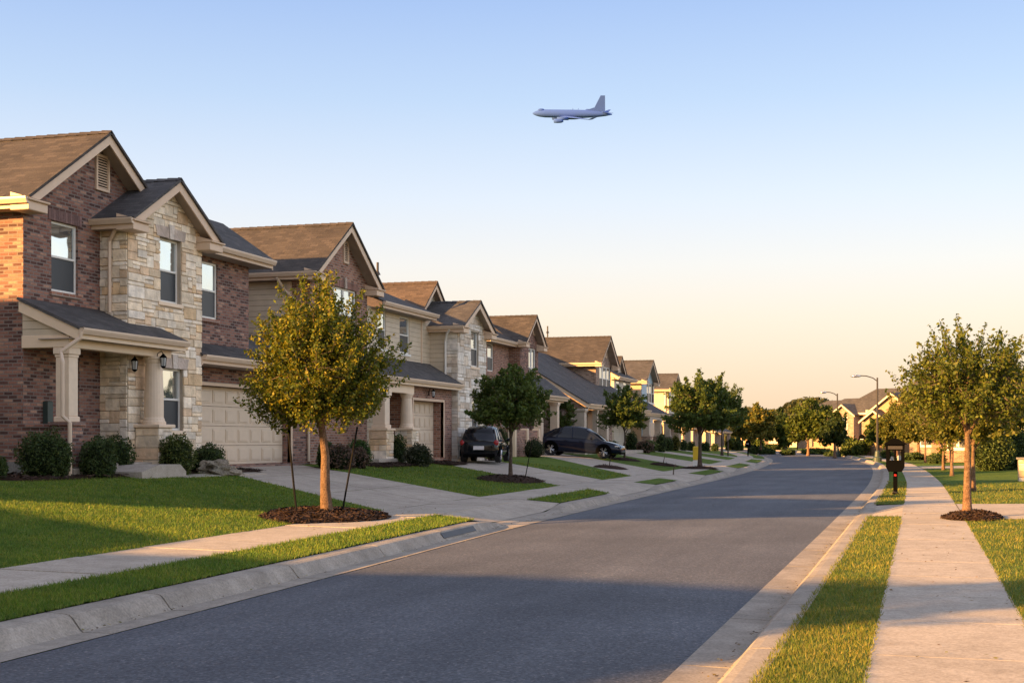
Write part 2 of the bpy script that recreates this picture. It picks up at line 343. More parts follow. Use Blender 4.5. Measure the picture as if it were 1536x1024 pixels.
M = dict(
 brick_dark=brick('brick_plum', PB, (.22, .175, .145), .22, .075),
 brick_red=brick('brick_red', [(0, (.16, .075, .05)), (.3, (.27, .125, .08)), (.7, (.36, .17, .11)), (1, (.43, .23, .15))], (.33, .27, .22)),
 brick_tan=brick('brick_tan', [(0, (.17, .10, .07)), (.4, (.30, .19, .13)), (1, (.42, .29, .21))], (.34, .29, .24)),
 roof=shingle('roof_shingle', [(0, (.056, .046, .038)), (.5, (.072, .059, .048)), (1, (.094, .076, .062))]),
 roof_dark=shingle('roof_shingle_dark', [(0, (.066, .060, .055)), (.5, (.084, .076, .070)), (1, (.106, .095, .086))]),
 roof_red=shingle('roof_shingle_warm', [(0, (.080, .058, .043)), (.5, (.10, .072, .053)), (1, (.125, .09, .066))]),
 trim=plain('trim_paint', (.64, .46, .31), .55, var=.06), trim_light=plain('trim_paint_light', (.74, .56, .38), .5, var=.05),
 trim_white=plain('white_trim', (.72, .68, .60), .5, var=.05), gutter=plain('gutter_metal', (.62, .46, .32), .4, var=.05, spec=.6),
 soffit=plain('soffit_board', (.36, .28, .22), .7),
 siding=siding('lap_siding', (.56, .45, .31)), siding2=siding('lap_siding_grey', (.54, .47, .36)), siding_blue=siding('lap_siding_blue', (.36, .46, .50)),
 siding_tan=siding('lap_siding_tan', (.44, .34, .22)), stucco_gold=plain('golden_stucco', (.36, .24, .135), .9, var=.12, scale=5, bmp=.3), stucco=plain('stucco', (.50, .40, .30), .9, var=.1, scale=5, bmp=.3),
 column=plain('column_paint', (.74, .57, .40), .6, var=.06, scale=6), garage=plain('garage_door_paint', (.64, .50, .35), .5, var=.05),
 frame=plain('white_vinyl', (.70, .66, .58), .4, var=.03), pane=glass('window_glass', (.56, .61, .62), .04, .9), screen=glass('insect_screen', (.022, .027, .032), .45, .0),
 pane_dark=glass('dark_glass', (.012, .014, .018), .05, .0), door=plain('door_paint', (.10, .055, .04), .4),
 conc=concrete('sidewalk_concrete', (.46, .395, .32), .22), conc_drive=concrete('driveway_concrete', (.45, .385, .31), .25), conc_kerb=concrete('kerb_concrete', (.38, .33, .27), .38, 2.0),
 found=concrete('foundation_concrete', (.27, .25, .22), .35, 2.0), dark_line=plain('joint_soil', (.06, .05, .04), .95), asphalt=asphalt('road_asphalt'),
 lawn=soil('lawn_soil', [(.3, (.055, .10, .014)), (.5, (.085, .14, .02)), (.7, (.14, .165, .035))], 6.0, .8, 45.0),
 mulch=soil('mulch_bark', [(.3, (.018, .011, .008)), (.5, (.04, .022, .014)), (.7, (.08, .045, .028))], 22.0, 1.0, 70.0),
 chips=attr_mat('bark_chips', .9), stone=attr_mat('limestone', .9, 0, .9, .8, 14.0), mortar=plain('stone_mortar', (.42, .34, .25), .95, bmp=.5),
 leaf=attr_mat('leaf', .55, .38), leafd=attr_mat('leaf_shrub', .6, .15), blade=attr_mat('grass_blade', .6, .35),
 bark=soil('bark', [(.3, (.13, .075, .045)), (.6, (.24, .15, .095))], 9.0, 1.0, 40.0), barkdark=soil('bark_dark', [(.3, (.07, .05, .038)), (.6, (.13, .095, .07))], 9.0, 1.0, 40.0),
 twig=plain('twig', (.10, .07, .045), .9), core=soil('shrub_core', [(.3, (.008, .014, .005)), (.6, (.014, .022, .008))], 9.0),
 black=plain('black_metal', (.003, .003, .003), .9, spec=.03), iron=plain('dark_iron', (.045, .04, .038), .5, .4), rubber=plain('tyre_rubber', (.012, .012, .013), .8),
 paint_black=plain('car_paint_black', (.006, .007, .009), .10, .0, var=.02, spec=.35), paint_navy=plain('car_paint_navy', (.006, .009, .022), .10, .0, var=.02, spec=.35),
 chrome=plain('alloy', (.55, .55, .56), .25, .9, var=.03), red=plain('tail_light', (.30, .012, .012), .3, var=.02), lens=plain('headlight_lens', (.6, .55, .5), .1, .3, var=.02),
 plate=plain('licence_plate', (.65, .62, .6), .4, var=.02), stake=plain('stake_steel', (.010, .009, .008), .8, spec=.1), yellow=plain('yellow_plastic', (.75, .5, .03), .5, var=.04),
 white=plain('white_plastic', (.72, .70, .66), .5, var=.04), lampglass=plain('lantern_glass', (.55, .55, .55), .15, .2), green=plain('utility_green', (.04, .06, .05), .5),
 plane=plain('aircraft_haze_tint', (.062, .125, .41), .95, var=.02, spec=.1), rock=soil('rock', [(.3, (.14, .115, .085)), (.6, (.30, .26, .20))], 3.0, 1.0, 18.0),  # aircraft's blue albedo stands in for distance haze
)

# ---------------------------------------------------------------- light and exposure
SUNAZ = 47.0; SUNEL = 14.5; SUNE = 5.0; EXPO = 1.95
SKYSTOPS = [(0.0, (.264, .186, .118)), (.03, (.267, .199, .140)), (.09, (.262, .224, .188)), (.129, (.244, .232, .226)), (.177, (.204, .220, .252)), (.247, (.140, .179, .244)), (.313, (.100, .141, .232)), (.45, (.12, .127, .17)), (1, (.12, .125, .16))]

# ---------------------------------------------------------------- the setting
DRV = [  # driveways on the left: (d -> near Y, d -> far Y)
 ([(.5, 22.8), (2.9, 24.1), (8.8, 29.0), (11, 31.2)], [(.5, 29.5), (2.9, 30.6), (8.8, 34.8), (11, 37.2)]),
 ([(.5, 35.2), (2.9, 38.9), (8.5, 44.3), (11, 46.6)], [(.5, 42.5), (2.9, 45.0), (8.5, 51.0), (11, 56.0)]),
 ([(.5, 47.2), (2.9, 50.4), (8.5, 60.5), (11, 64.0)], [(.5, 54.6), (2.9, 58.0), (8.5, 67.0), (11, 72.0)]),
 ([(.5, 61.5), (2.9, 67.0), (8.5, 78.0), (11, 82.0)], [(.5, 68.2), (2.9, 76.5), (8.5, 86.0), (11, 89.0)]),
 ([(.5, 78.0), (2.9, 86.6), (8.5, 97.0), (12, 101.)], [(.5, 84.0), (2.9, 93.0), (8.5, 104.), (12, 107.)]),
 ([(.5, 97.0), (2.9, 104.), (8.5, 119.), (12, 123.)], [(.5, 103.), (2.9, 110.), (8.5, 125.), (12, 129.)]),
]
def lo(i, d): return lerp_tab(d, DRV[i][0])
def hi(i, d): return lerp_tab(d, DRV[i][1])
def frange(a, b, st):
    n = max(1, int(math.ceil((b-a)/st))); return [a+(b-a)*i/n for i in range(n+1)]
def sheetL(name, ds, fa, fb, mat, tab=LT, dz=0.0, nY=None, st=1.5, side='L', hf=None):
    mb = MB(); rows = []
    mid = ds[len(ds)//2]; n = nY or max(2, int((fb(mid)-fa(mid))/st))
    for d in ds:
        a, b = fa(d), fb(d); r = []
        for i in range(n+1):
            Y = a+(b-a)*i/n; X = (eL(Y)-d) if side == 'L' else (eR(Y)+d)
            z = lerp_tab(d, tab)+dz
            if hf: z = hf(Y, d, z)
            r.append((X, Y, z))
        rows.append(r)
    k = n+1; pts = [p for r in rows for p in r]; fc = []
    for i in range(len(ds)-1):
        for j in range(n):
            q = (i*k+j, (i+1)*k+j, (i+1)*k+j+1, i*k+j+1)
            fc.append(q[::-1] if side == 'L' else q)
    mb.add(pts, fc); return mb.build(name, mat, smooth=True)
# base terrain to the horizon
mb = MB(); ys = [-150, -60, -30]+frange(-15, 200, 5)+[230, 270, 320, 400, 550, 800, 1200, 1800]
ds = [1400, 500, 120, 60, 40, 20, 11.5, 9, 2.9, 1.55, .6, .3, 0]; rs = [0, .3, .68, 1.3, 2.4, 4, 12, 40, 80, 160, 500, 1400]
pts = []
for Y in ys:
    pts += [(eL(Y)-d, Y, (lerp_tab(d, LT)-.06) if d > .6 else -.06) for d in ds]+[(eR(Y)+d, Y, (lerp_tab(d, RT)-.06) if d > .7 else -.06) for d in rs]
k = len(ds)+len(rs)
mb.add(pts, [(j*k+i, j*k+i+1, (j+1)*k+i+1, (j+1)*k+i) for j in range(len(ys)-1) for i in range(k-1)])
kind(mb.build('ground', M['lawn'], smooth=True), 'structure')
# road
mb = MB(); ry = frange(-60, 340, 3); us = [0, .25, .5, .75, 1]; pts = []
for Y in ry:
    a, b = eL(Y), eR(Y)
    pts += [(a+(b-a)*u, Y, .0+.05*4*u*(1-u)*.6) for u in us]
mb.add(pts, [(j*5+i, j*5+i+1, (j+1)*5+i+1, (j+1)*5+i) for j in range(len(ry)-1) for i in range(4)])
kind(mb.build('road', M['asphalt'], smooth=True), 'structure')
# kerb with gutter, cut into segments with open joints
def indrive(Y, d=.5):
    for i in range(len(DRV)):
        a, b = lo(i, d), hi(i, d)
        if a-1e-6 <= Y <= b+1e-6: return i
    return None
def kfac(Y):   # 1 = full kerb, .2 = dropped
    k = 1.0
    for i in range(len(DRV)):
        a, b = lo(i, .5), hi(i, .5)
        if a <= Y <= b:
            e = min(Y-a, b-Y); k = min(k, max(.22, 1-.78*e/1.1))
    return k
KP = [(.0, .006), (.20, .002), (.30, .0), (.335, .03), (.40, .11), (.435, .140), (.50, .150), (.66, .155), (.66, .02)]
def kerb(name, side, y0, y1, kf, gut=1.0, wid=3.0):
    mb = MB(); Y = y0; rr = random.Random(5)
    while Y < y1:
        st = wid if Y < 80 else 9.0
        if Y < 80: st *= rr.choice([.5, 1, 1, .95])
        e = min(Y+st, y1); n = max(1, int(math.ceil((e-Y)/.75))); g = .012 if Y < 80 else 0
        pts = []
        for i in range(n+1):
            yy = Y+g+(e-Y-2*g)*i/n; kk = kf(yy); ed = eL(yy) if side == 'L' else eR(yy)
            for d, z in KP:
                if d > .3 and d != .0: zz = z*kk if z > .025 else z
                else: zz = z
                d2 = d*gut if d <= .3 else d+.3*(gut-1)
                pts.append((ed-d2 if side == 'L' else ed+d2, yy, zz))
        m = len(KP); fc = []
        for i in range(n):
            for j in range(m-1):
                q = (i*m+j, i*m+j+1, (i+1)*m+j+1, (i+1)*m+j); fc.append(q if side == 'L' else q[::-1])
        K = len(pts); pts += [(p[0], p[1], -.05) for p in pts[:m]]+[(p[0], p[1], -.05) for p in pts[n*m:n*m+m]]
        for j in range(m-1):
            q = (j, K+j, K+j+1, j+1); fc.append(q if side == 'L' else q[::-1])
            q = (n*m+j, n*m+j+1, K+m+j+1, K+m+j); fc.append(q if side == 'L' else q[::-1])
        mb.add(pts, fc); Y = e
    return kind(mb.build(name, M['conc_kerb'], smooth=False), 'structure')
kerb('kerb', 'L', -60, 340, kfac)
def kfR(Y):
    k = 1.0
    for a, b in ((26.0, 31.6), (70, 77), (112, 118)):
        if a <= Y <= b: k = min(k, max(.25, 1-.75*min(Y-a, b-Y)/1.1))
    return k
kerb('kerb', 'R', -60, 340, kfR, 1.15, 2.6)
# sidewalks: slabs with joints
def walk(name, side, d0, d1, y0, y1, tab, L0=1.5):
    mb = MB(); Y = y0
    while Y < y1:
        st = L0 if Y < 60 else 6.0; g = .007 if Y < 60 else 0
        P = []
        for yy in (Y+g, Y+st-g):
            for d in (d0, d1):
                P.append(((eL(yy)-d) if side == 'L' else (eR(yy)+d), yy, lerp_tab(d, tab)+.012+.004*sin(Y*1.7)))
        a, b, c, d_ = P[0], P[1], P[3], P[2]
        top = [a, d_, c, b] if side == 'L' else [a, b, c, d_]
        mb.slab(top, .09); Y += st
    return kind(mb.build(name, M['conc'], smooth=False), 'structure')
walk('sidewalk', 'L', 1.55, 2.9, -60, 200, LT)
walk('sidewalk', 'R', 1.3, 2.42, -20, 330, RT, 1.83)
# driveways and their aprons
def apron(Y, d, z): k = .158*kfac(Y); return k+(.2-k)*(d-.66)/.89
for i in range(len(DRV)):
    a = sheetL('driveway_apron', [.66, 1.1, 1.55], lambda d, i=i: lo(i, d), lambda d, i=i: hi(i, d), M['conc_drive'], st=.8, hf=lambda Y, d, z: apron(Y, d, z)+.004); kind(a, 'structure')
    # driveway in slabs along its length
    for (p, q, u0, u1) in ((2.9, 5.2, 0, .5), (2.9, 5.2, .5, 1), (5.2, 8.0, 0, .5), (5.2, 8.0, .5, 1), (8.0, 12.4, 0, .5), (8.0, 12.4, .5, 1)):
        f0 = lambda d, i=i, u=u0: lo(i, d)+(hi(i, d)-lo(i, d))*u+(.012 if u else 0)
        f1 = lambda d, i=i, u=u1: lo(i, d)+(hi(i, d)-lo(i, d))*u-(.012 if u < 1 else 0)
        kind(sheetL('driveway', [p+.012, p+(q-p)*.5, q-.012], f0, f1, M['conc_drive'], st=1.0, dz=.012), 'structure')
# verges
ends = [-60]+[hi(i, .6) for i in range(len(DRV))]
begs = [lo(i, .6) for i in range(len(DRV))]+[200]
for i, (a, b) in enumerate(zip(ends, begs)):
    fa = (lambda d, i=i: hi(i-1, d)) if i else (lambda d: -60)
    fb = (lambda d, i=i: lo(i, d)) if i < len(DRV) else (lambda d: 200)
    kind(sheetL('verge', [.665, 1.1, 1.55], fa, fb, M['lawn'], st=1.0, dz=.01), 'structure')
    kind(sheetL('lawn', [2.9, 4.5, 6, 8, 9, 11, 13.5], fa, fb, M['lawn'], st=1.5, dz=.01), 'structure')
# right side: verge, crossing concrete, lawn
RD = [(26.3, 31.3), (70.3, 76.7), (112.3, 117.7)]
c = [(-30, 26.3), (31.3, 70.3), (76.7, 112.3), (117.7, 330)]
for a, b in c: kind(sheetL('verge', [.70, 1.0, 1.3], lambda d, a=a: a, lambda d, b=b: b, M['lawn'], tab=RT, st=1.0, dz=.012, side='R'), 'structure')
c2 = [(-30, 25.6), (31.6, 70.3), (76.7, 112.3), (117.7, 330)]
for a, b in c2: kind(sheetL('lawn', [2.42, 4, 8, 12, 20], lambda d, a=a: a, lambda d, b=b: b, M['lawn'], tab=RT, st=2.0, dz=.012, side='R'), 'structure')
for k_, (a, b) in enumerate(RD):
    kind(sheetL('driveway_apron', [.70, 1.0, 1.3], lambda d, a=a: a, lambda d, b=b: b, M['conc_drive'], tab=RT, st=.8, dz=.008, side='R', hf=lambda Y, d, z: .156*kfR(Y)+(.158-.156*kfR(Y))*(d-.7)/.6), 'structure')
    a2 = a-.7 if k_ == 0 else a; b2 = b+.3 if k_ == 0 else b
    kind(sheetL('driveway', [2.43, 6, 12, 20], lambda d, a=a2: a, lambda d, b=b2: b, M['conc_drive'], tab=RT, st=1.0, dz=.02, side='R'), 'structure')
# storm drain slot in the left kerb
dr = thing('storm_drain_inlet', 'dark slotted storm drain inlet let into the near left kerb', 'drain', (eL(20.9)-.38, 20.9, .09))
def kpt(Y, d, z): return (eL(Y)-d, Y, z)
mb = MB(); ya, yb = 20.0, 21.9
mb.slab([kpt(ya, .335, .038), kpt(ya, .40, .118), kpt(yb, .40, .118), kpt(yb, .335, .038)][::-1], -.006); mb.build('throat', M['iron'], dr)
# ---------------------------------------------------------------- mulch circles
MULCH = []
def mulch(c, r, label, seed=0, chips=900, sq=1.0, shape=None):
    rr = random.Random(seed); t = thing('mulch_bed', label, 'mulch bed', (c[0], c[1], gz(c[0], c[1])), group='mulch beds')
    mb = MB(); n = 40; R = [r*(1+.10*noise.noise(Vector((cos(2*pi*i/n)*1.5+seed, sin(2*pi*i/n)*1.5, seed)))*2) for i in range(n)]
    pts = []; rings = [1.0, .85, .6, .3, 0.02]; hs = [.0, .05, .085, .11, .12]
    for k, h in zip(rings, hs):
        for i in range(n):
            a = 2*pi*i/n; x = c[0]+cos(a)*R[i]*k; y = c[1]+sin(a)*R[i]*k*sq
            pts.append((x, y, gz(x, y)+.02+h+(.02*noise.noise(Vector((x*5, y*5, 0))) if k < 1 else 0)))
    mb.add(pts, [(j*n+i, j*n+(i+1)%n, (j+1)*n+(i+1)%n, (j+1)*n+i) for j in range(4) for i in range(n)])
    mb.build('mound', M['mulch'], t, smooth=True)
    V = []; C = []
    for q in range(chips):
        a = rr.uniform(0, 2*pi); k = sqrt(rr.uniform(0, 1.03)); Rr = R[int(a/(2*pi)*n) % n]
        x = c[0]+cos(a)*Rr*k; y = c[1]+sin(a)*Rr*k*sq
        h = .12-.12*k**2.2; z = gz(x, y)+.025+h+rr.uniform(0, .02)
        l, w = rr.uniform(.02, .06), rr.uniform(.006, .016); b = rr.uniform(0, pi); tl = rr.uniform(-.6, .6)
        dx = Vector((cos(b)*cos(tl), sin(b)*cos(tl), sin(tl)))*l; dy = Vector((-sin(b), cos(b), rr.uniform(-.8, .8)))*w; o = Vector((x, y, z))
        V += [o-dx-dy, o+dx-dy, o+dx+dy, o-dx+dy]; g = rr.uniform(.3, 1.5); C.append((.05*g, .028*g, .018*g))
    npmesh('bark_chips', V, 4, M['chips'], t, C, t.location)['kind'] = 'stuff'
    MULCH.append((c[0], c[1], r*1.02, sq)); return t
# ---------------------------------------------------------------- vegetation
def leaf_cols(n, pal, rs):
    pal = np.array(pal); i = rs.randint(0, len(pal), n); j = rs.randint(0, len(pal), n); t = rs.rand(n, 1)
    return (pal[i]*(1-t)+pal[j]*t)*(.75+.5*rs.rand(n, 1))
GREEN = [(.035, .065, .012), (.055, .09, .015), (.09, .12, .018), (.12, .14, .02)]
GOLD = [(.10, .12, .010), (.17, .165, .012), (.27, .21, .012), (.32, .23, .015), (.06, .09, .012)]
DEEP = [(.028, .052, .014), (.040, .068, .018), (.058, .085, .020), (.075, .095, .022)]
MID = [(.05, .085, .02), (.07, .115, .024), (.10, .135, .028), (.125, .15, .03)]
GOLD2 = [(.09, .12, .012), (.13, .15, .012), (.21, .19, .014), (.26, .21, .015), (.06, .09, .012), (.05, .08, .012)]
AMBER = [(.11, .12, .02), (.18, .16, .025), (.22, .17, .03), (.07, .09, .02)]
def leaves(centres, dirs, size, rs, jitter):
    """diamond leaves scattered round points"""
    n = len(centres); c = centres+rs.normal(0, 1, (n, 3))*jitter
    a = rs.normal(0, 1, (n, 3)); a /= np.linalg.norm(a, axis=1, keepdims=True)
    b = np.cross(a, rs.normal(0, 1, (n, 3))); b /= np.linalg.norm(b, axis=1, keepdims=True)
    s = size*(.6+.8*rs.rand(n, 1)); a = a*s; b = b*s*.55
    return np.stack([c-a, c-b*1.0+a*.1, c+a, c+b*1.0+a*.1], axis=1).reshape(-1, 3)
def tree(base, H, R, z0, label, group=None, pal=GREEN, ntw=230, per=70, ls=.045, tr=.09, seed=0, name='street_tree', bark='bark', cz=.45, up=.7, lean=(0, 0), inner=.5, cat='tree', sqy=1.0, twl=.26, lb=.62, spread=.085):
    """tapered trunk, limbs and twigs whose leaves fill an uneven crown; H total height, R crown radius, z0 crown start"""
    rs = np.random.RandomState(seed+3); rr = random.Random(seed)
    bx, by, bz = base; t = thing(name, label, cat, (bx, by, bz), group=group)
    mb = MB(); top = Vector((bx+lean[0], by+lean[1], bz+z0+(H-z0)*.35))
    P = []; 
    for i in range(9):
        u = i/8; p = Vector((bx, by, bz-.05)).lerp(top, u)+Vector((noise.noise(Vector((seed, u*3, 0)))*.05*H/4, noise.noise(Vector((0, u*3, seed)))*.05*H/4, 0))*min(1, u*3); P.append(p)
    rad = [tr*(1.25-.35*min(1, i/1.5))*(1-.55*i/8) for i in range(9)]; rad[0] = tr*1.4
    mb.tube(P, rad, 10)
    limbs = []; nl = max(7, int(9+H)); cc = Vector((bx+lean[0], by+lean[1], bz+z0+(H-z0)*cz))
    for i in range(nl):
        u = lb+(1-lb)*(i/nl); k = min(7, int(u*8)); s = P[k].lerp(P[k+1], u*8-k)
        az = i*2.4+rr.uniform(-.4, .4); el = rr.uniform(.25, 1.2) if i < nl-2 else 1.4
        Rz = (H-z0)*(1-cz); d = Vector((cos(az)*cos(el)*R, sin(az)*cos(el)*R*sqy, sin(el)*Rz))
        e = cc+d*rr.uniform(.65, .95); m = s.lerp(e, .5)+Vector((0, 0, -.08*H*rr.random()))*.5; m += (e-s).cross(Vector((0, 0, 1))).normalized()*rr.uniform(-.1, .1)*R
        path = [s, s.lerp(m, .5)+(m-s)*.02, m, m.lerp(e, .55), e]; r0 = tr*.42
        mb.tube(path, [r0, r0*.8, r0*.55, r0*.35, r0*.12], 6); limbs.append(path)
    mb.build('trunk', M[bark], t, smooth=True, uv=False)
    C = []; tw = MB()
    allp = [(p[i].lerp(p[i+1], q)) for p in limbs for i in range(1, 4) for q in (0, .33, .66)]+[p[-1] for p in limbs]
    for i in range(ntw):
        # twig tip inside an uneven ellipsoid
        while True:
            v = Vector((rr.gauss(0, 1), rr.gauss(0, 1), rr.gauss(0, 1))).normalized()
            if v.z > -.75: break
        k = rr.uniform(inner, 1.0)**.6; k *= 1+.32*noise.noise(Vector((v.x*1.8+seed, v.y*1.8, v.z*1.8)))
        hz = (H-z0)*((1-cz) if v.z > 0 else cz)
        tip = cc+Vector((v.x*R*k, v.y*R*k*sqy, v.z*hz*k))
        s = min(allp, key=lambda p: (p-tip).length+rr.random()*.2*R); d = tip-s
        ll = min(d.length, R*.6); s2 = tip-d.normalized()*ll if d.length > 0 else s
        tipd = (Vector((v.x, v.y, max(v.z, -.1)+up))).normalized(); tl = R*twl*rr.uniform(.5, 1.3); end = tip+tipd*tl
        if ls < .09 or i % 2 == 0: tw.tube([s, tip, end], [.012*H/4, .007*H/4, .002*H/4], 3, cap=False)
        path = [s2, tip, end]; L1 = (tip-s2).length; L2 = (end-tip).length
        for q in range(per):
            w = rr.random()**.75*(L1+L2); p = s2.lerp(tip, w/L1) if w < L1 else tip.lerp(end, (w-L1)/L2)
            j = spread*R*(1.3-.95*w/(L1+L2)); C.append((p.x+rr.gauss(0, 1)*j, p.y+rr.gauss(0, 1)*j, p.z+rr.gauss(0, 1)*j))
    tw.build('twigs', M['twig'], t, uv=False)
    C = np.array(C); V = leaves(C, None, ls, rs, .01)
    npmesh('crown', V, 4, M['leaf'], t, leaf_cols(len(C), pal, rs), t.location); return t
def shrub(c, r, label, pal=DEEP, n=3500, ls=.028, seed=0, group='shrubs by the porches', name='shrub', clip=.25, rough=.12, cat='bush'):
    rs = np.random.RandomState(seed+50); cx, cy, cz = c; t = thing(name, label, cat, (cx, cy, cz), group=group)
    v = rs.normal(0, 1, (n, 3)); v /= np.linalg.norm(v, axis=1, keepdims=True)
    nz = np.array([noise.noise(Vector((float(a)*2.2+seed, float(b)*2.2, float(d)*2.2))) for a, b, d in v])
    k = (1+.36*nz)*(1-rough*np.abs(rs.normal(0, 1, n)))+rs.rand(n)**6*.16
    p = v*k[:, None]*np.array(r); p[:, 2] = np.maximum(p[:, 2], -r[2]*.8); p += np.array([cx, cy, cz+r[2]*.78])
    V = leaves(p, None, ls, rs, .006)
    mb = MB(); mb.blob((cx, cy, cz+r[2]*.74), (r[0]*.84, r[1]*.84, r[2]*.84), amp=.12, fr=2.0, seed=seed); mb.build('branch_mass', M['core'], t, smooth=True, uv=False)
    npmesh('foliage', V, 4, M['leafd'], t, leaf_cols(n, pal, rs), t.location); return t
# ---------------------------------------------------------------- grass blades
def in_mulch(X, Y):
    for a, b, r, sq in MULCH:
        if (X-a)**2+((Y-b)/sq)**2 < r*r*.92: return True
    return False
def grass(name, label, cond, x0, x1, y0, y1, dens, hgt, wid, pal, seed):
    rs = np.random.RandomState(seed); V = []; cols = []
    Y = y0
    while Y < y1:
        st = 1.0; dn = dens(Y+.5); n = int(dn*(x1-x0)*st)
        xs = rs.uniform(x0, x1, n); yy = rs.uniform(Y, Y+st, n)
        for X, y in zip(xs, yy):
            if not cond(X, y) or in_mulch(X, y): continue
            D = max(6, y); h = hgt*rs.uniform(.45, 1.2)*(1+.012*D)*(1+.5*(rs.rand() < .04)); w = wid*(.5+D/14)*rs.uniform(.7, 1.3); a = rs.uniform(0, 2*pi); l = rs.normal(0, .45, 2)*h
            z = gz(X, y)+.005; dx, dy = cos(a)*w, sin(a)*w
            V.append(((X-dx, y-dy, z), (X+dx, y+dy, z), (X+l[0], y+l[1], z+h))); cols.append(0)
        Y += st
    V = np.array(V).reshape(-1, 3); n = len(V)//3
    # patchy colour over the ground
    c = leaf_cols(n, pal, rs); pn = np.array([noise.noise(Vector((float(p[0])*1.1, float(p[1])*1.1, seed))) for p in V[::3]])
    c = c*(1+np.stack([.55*pn, .30*pn, .2*pn], axis=1))
    o = npmesh(name, V, 3, M['blade'], None, c); kind(o, 'stuff'); tag(o, label, 'grass'); return o
GP = [(.08, .15, .014), (.12, .20, .02), (.17, .22, .03), (.24, .24, .055), (.09, .17, .016)]
def dL(X, Y): return eL(Y)-X
def condL_verge(X, Y):
    d = dL(X, Y); return .63 < d < 1.58 and indrive(Y, d) is None
def condL_lawn(X, Y):
    d = dL(X, Y)
    if d < 2.88 or indrive(Y, d) is not None: return False
    return not (X < -16.2 and Y > 20)
def condR_verge(X, Y):
    d = X-eR(Y); return .66 < d < 1.32 and not any(a < Y < b for a, b in RD)
def condR_lawn(X, Y):
    d = X-eR(Y); return 2.40 < d and not (25.6 < Y < 31.6) and not (70.3 < Y < 76.7)
# ---------------------------------------------------------------- house building blocks
# a wall frame 'x' faces +X at x=plane with horizontal coordinate Y; 'y' faces -Y at y=plane with horizontal coordinate X
def ob(mb, fr, pl, a0, a1, z0, z1, o0, o1, bev=0):
    if fr == 'x': A = (pl+o0, pl+o1, a0, a1, z0, z1)
    else: A = (a0, a1, pl-o1, pl-o0, z0, z1)
    mb.bbox(*A, b=bev) if bev else mb.box(*A)
def pt(fr, pl, a, z, o=0.0): return (pl+o, a, z) if fr == 'x' else (a, pl-o, z)
def wface(mb, fr, pl, a0, a1, z0, z1, ops=(), rd=.11):
    As = sorted({a0, a1, *[v for o in ops for v in (o[0], o[1]) if a0 < v < a1]}); Zs = sorted({z0, z1, *[v for o in ops for v in (o[2], o[3]) if z0 < v < z1]})
    for a, b in zip(As, As[1:]):
        for c, d in zip(Zs, Zs[1:]):
            m = ((a+b)/2, (c+d)/2)
            if any(o[0] < m[0] < o[1] and o[2] < m[1] < o[3] for o in ops): continue
            mb.quad(pt(fr, pl, a, c), pt(fr, pl, b, c), pt(fr, pl, b, d), pt(fr, pl, a, d))
    for o in ops:
        r = o[4] if len(o) > 4 else rd; A, B, C, D = max(o[0], a0), min(o[1], a1), max(o[2], z0), min(o[3], z1)
        q = lambda a, z, k: pt(fr, pl, a, z, k)
        mb.quad(q(A, C, 0), q(A, D, 0), q(A, D, -r), q(A, C, -r)); mb.quad(q(B, D, 0), q(B, C, 0), q(B, C, -r), q(B, D, -r))
        mb.quad(q(A, D, 0), q(B, D, 0), q(B, D, -r), q(A, D, -r)); mb.quad(q(B, C, 0), q(A, C, 0), q(A, C, -r), q(B, C, -r))
        mb.quad(q(A, C, -r), q(B, C, -r), q(B, D, -r), q(A, D, -r))
def block(mb, x0, x1, y0, y1, z0, z1, fo=(), so=(), south=True, top=True):
    wface(mb, 'x', x1, y0, y1, z0, z1, fo)
    if south: wface(mb, 'y', y0, x0, x1, z0, z1, so)
    mb.quad((x1, y1, z0), (x0, y1, z0), (x0, y1, z1), (x1, y1, z1)); mb.quad((x0, y1, z0), (x0, y0, z0), (x0, y0, z1), (x0, y1, z1))
    if top: mb.quad((x0, y0, z1), (x1, y0, z1), (x1, y1, z1), (x0, y1, z1))
def opx(xl, xr, yt, yb, X):
    a, b = onX(xl, yt, X), onX(xr, yt, X); c = onX(xl, yb, X); return [a.y, b.y, c.z, a.z]
